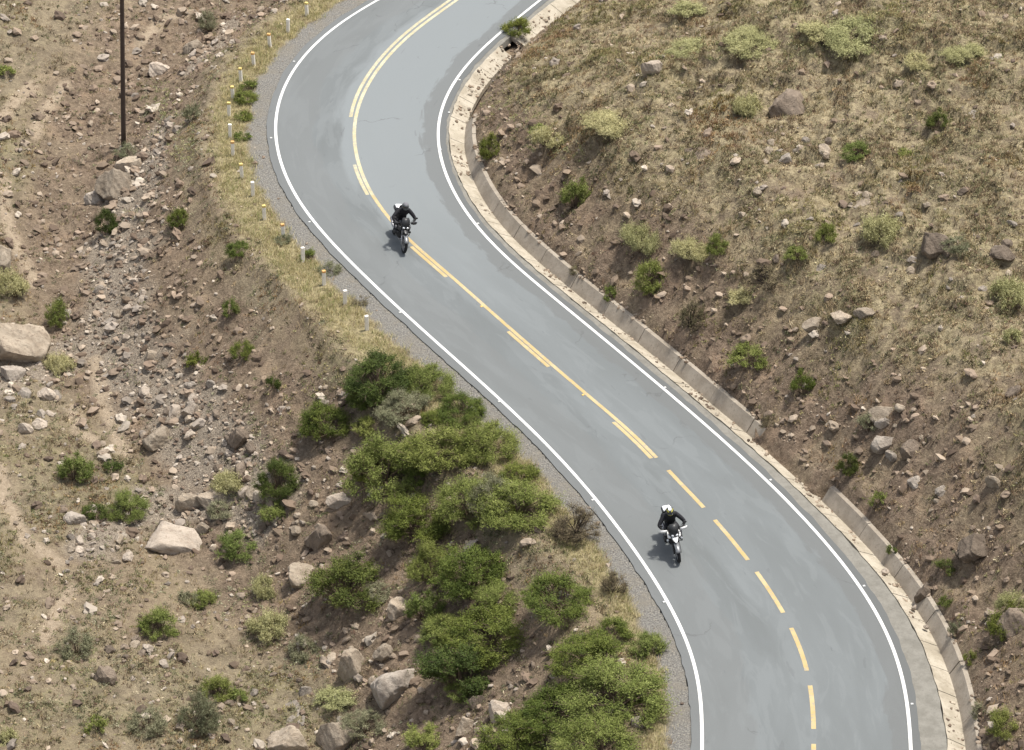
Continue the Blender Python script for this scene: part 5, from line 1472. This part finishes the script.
G4 = scatter(24000); G4 = pick(G4, G4['land'] & (G4['Z2'][:, 0] < .3) & (G4['Z1'][:, 0] < .3))
rb = G4['Z1'][:, 2]; lf = ~G4['right']
m4 = rng.random(len(rb)) < np.where(lf, 0.21, 0.07) * (0.4 + 1.4 * sstep(-.1, .5, G4['n1'])) + 0.42 * rb
V, F, t = stones(pick(G4, m4), (0.07, 0.26), 2.2, SC, ICO2, 8)
tag(link("loose_larger_stones", np_mesh("loose_larger_stones", V, F, t), M['stone']), "fist to head sized stones scattered on the slopes and heaped along the rubble", "stones", kind="stuff")
G7 = scatter(60000); G7 = pick(G7, G7['land'] & (G7['Z2'][:, 0] < .3) & (G7['Z1'][:, 0] < .4))
m7 = rng.random(len(G7['z'])) < 0.62 * sstep(0.25, 0.8, G7['Z1'][:, 1]) * (0.35 + 0.9 * sstep(-0.3, 0.4, G7['n2'])) + 0.03
V, F, t = stones(pick(G7, m7), (0.03, 0.20), 3.2, [(0.20, 0.152, 0.11), (0.26, 0.20, 0.15), (0.15, 0.112, 0.082), (0.31, 0.25, 0.19), (0.12, 0.088, 0.065)], ICO1, 9)
tag(link("earth_clods", np_mesh("earth_clods", V, F, t), M['stone']), "brown clods and crumbling stones on the bare earth banks beside the road", "earth", kind="stuff")
# crumbs and stones that rolled into the ditch
n_ = 1100
sd_ = rng.uniform(S_TOP - 3, S_BOT + 6, n_); f_ = rng.random(n_) ** 0.6
keep = (perlin(sd_ / 1.9, sd_ * 0 + 2.2, 12) + 0.25 * rng.random(n_)) > 0.02
sd_, f_ = sd_[keep], f_[keep]
uu = e1(sd_) + f_ * (SLAB + 0.05)
Gd = dict(P=road_pt(sd_, uu), z=0.005 - 0.325 * np.clip((uu - e1(sd_)) / SLAB, 0, 1))
V, F, t = stones(Gd, (0.02, 0.10), 2.6, [(0.20, 0.152, 0.11), (0.30, 0.24, 0.18), (0.14, 0.105, 0.078), (0.37, 0.32, 0.25)], ICO1, 10)
tag(link("ditch_debris", np_mesh("ditch_debris", V, F, t), M['stone']), "soil crumbs and small stones fallen into the concrete ditch", "stones", kind="stuff")
sd_ = rng.uniform(S_WALL0, S_BOT + 6, 900); keep = perlin(sd_ / 2.3, sd_ * 0 + 5.2, 14) > -0.05; sd_ = sd_[keep]
uu = e3(sd_) + rng.uniform(0.0, 0.28, len(sd_))
Pw = road_pt(sd_, uu)
Gw = dict(P=Pw, z=np.maximum(0.185, ground_z(Pw[:, 0], Pw[:, 1])))
V, F, t = stones(Gw, (0.02, 0.11), 2.2, [(0.20, 0.152, 0.11), (0.26, 0.20, 0.15), (0.15, 0.112, 0.082), (0.31, 0.25, 0.19)], ICO1, 11)
tag(link("wall_top_soil", np_mesh("wall_top_soil", V, F, t), M['stone']), "earth and stones spilling over the top of the ditch wall", "earth", kind="stuff")
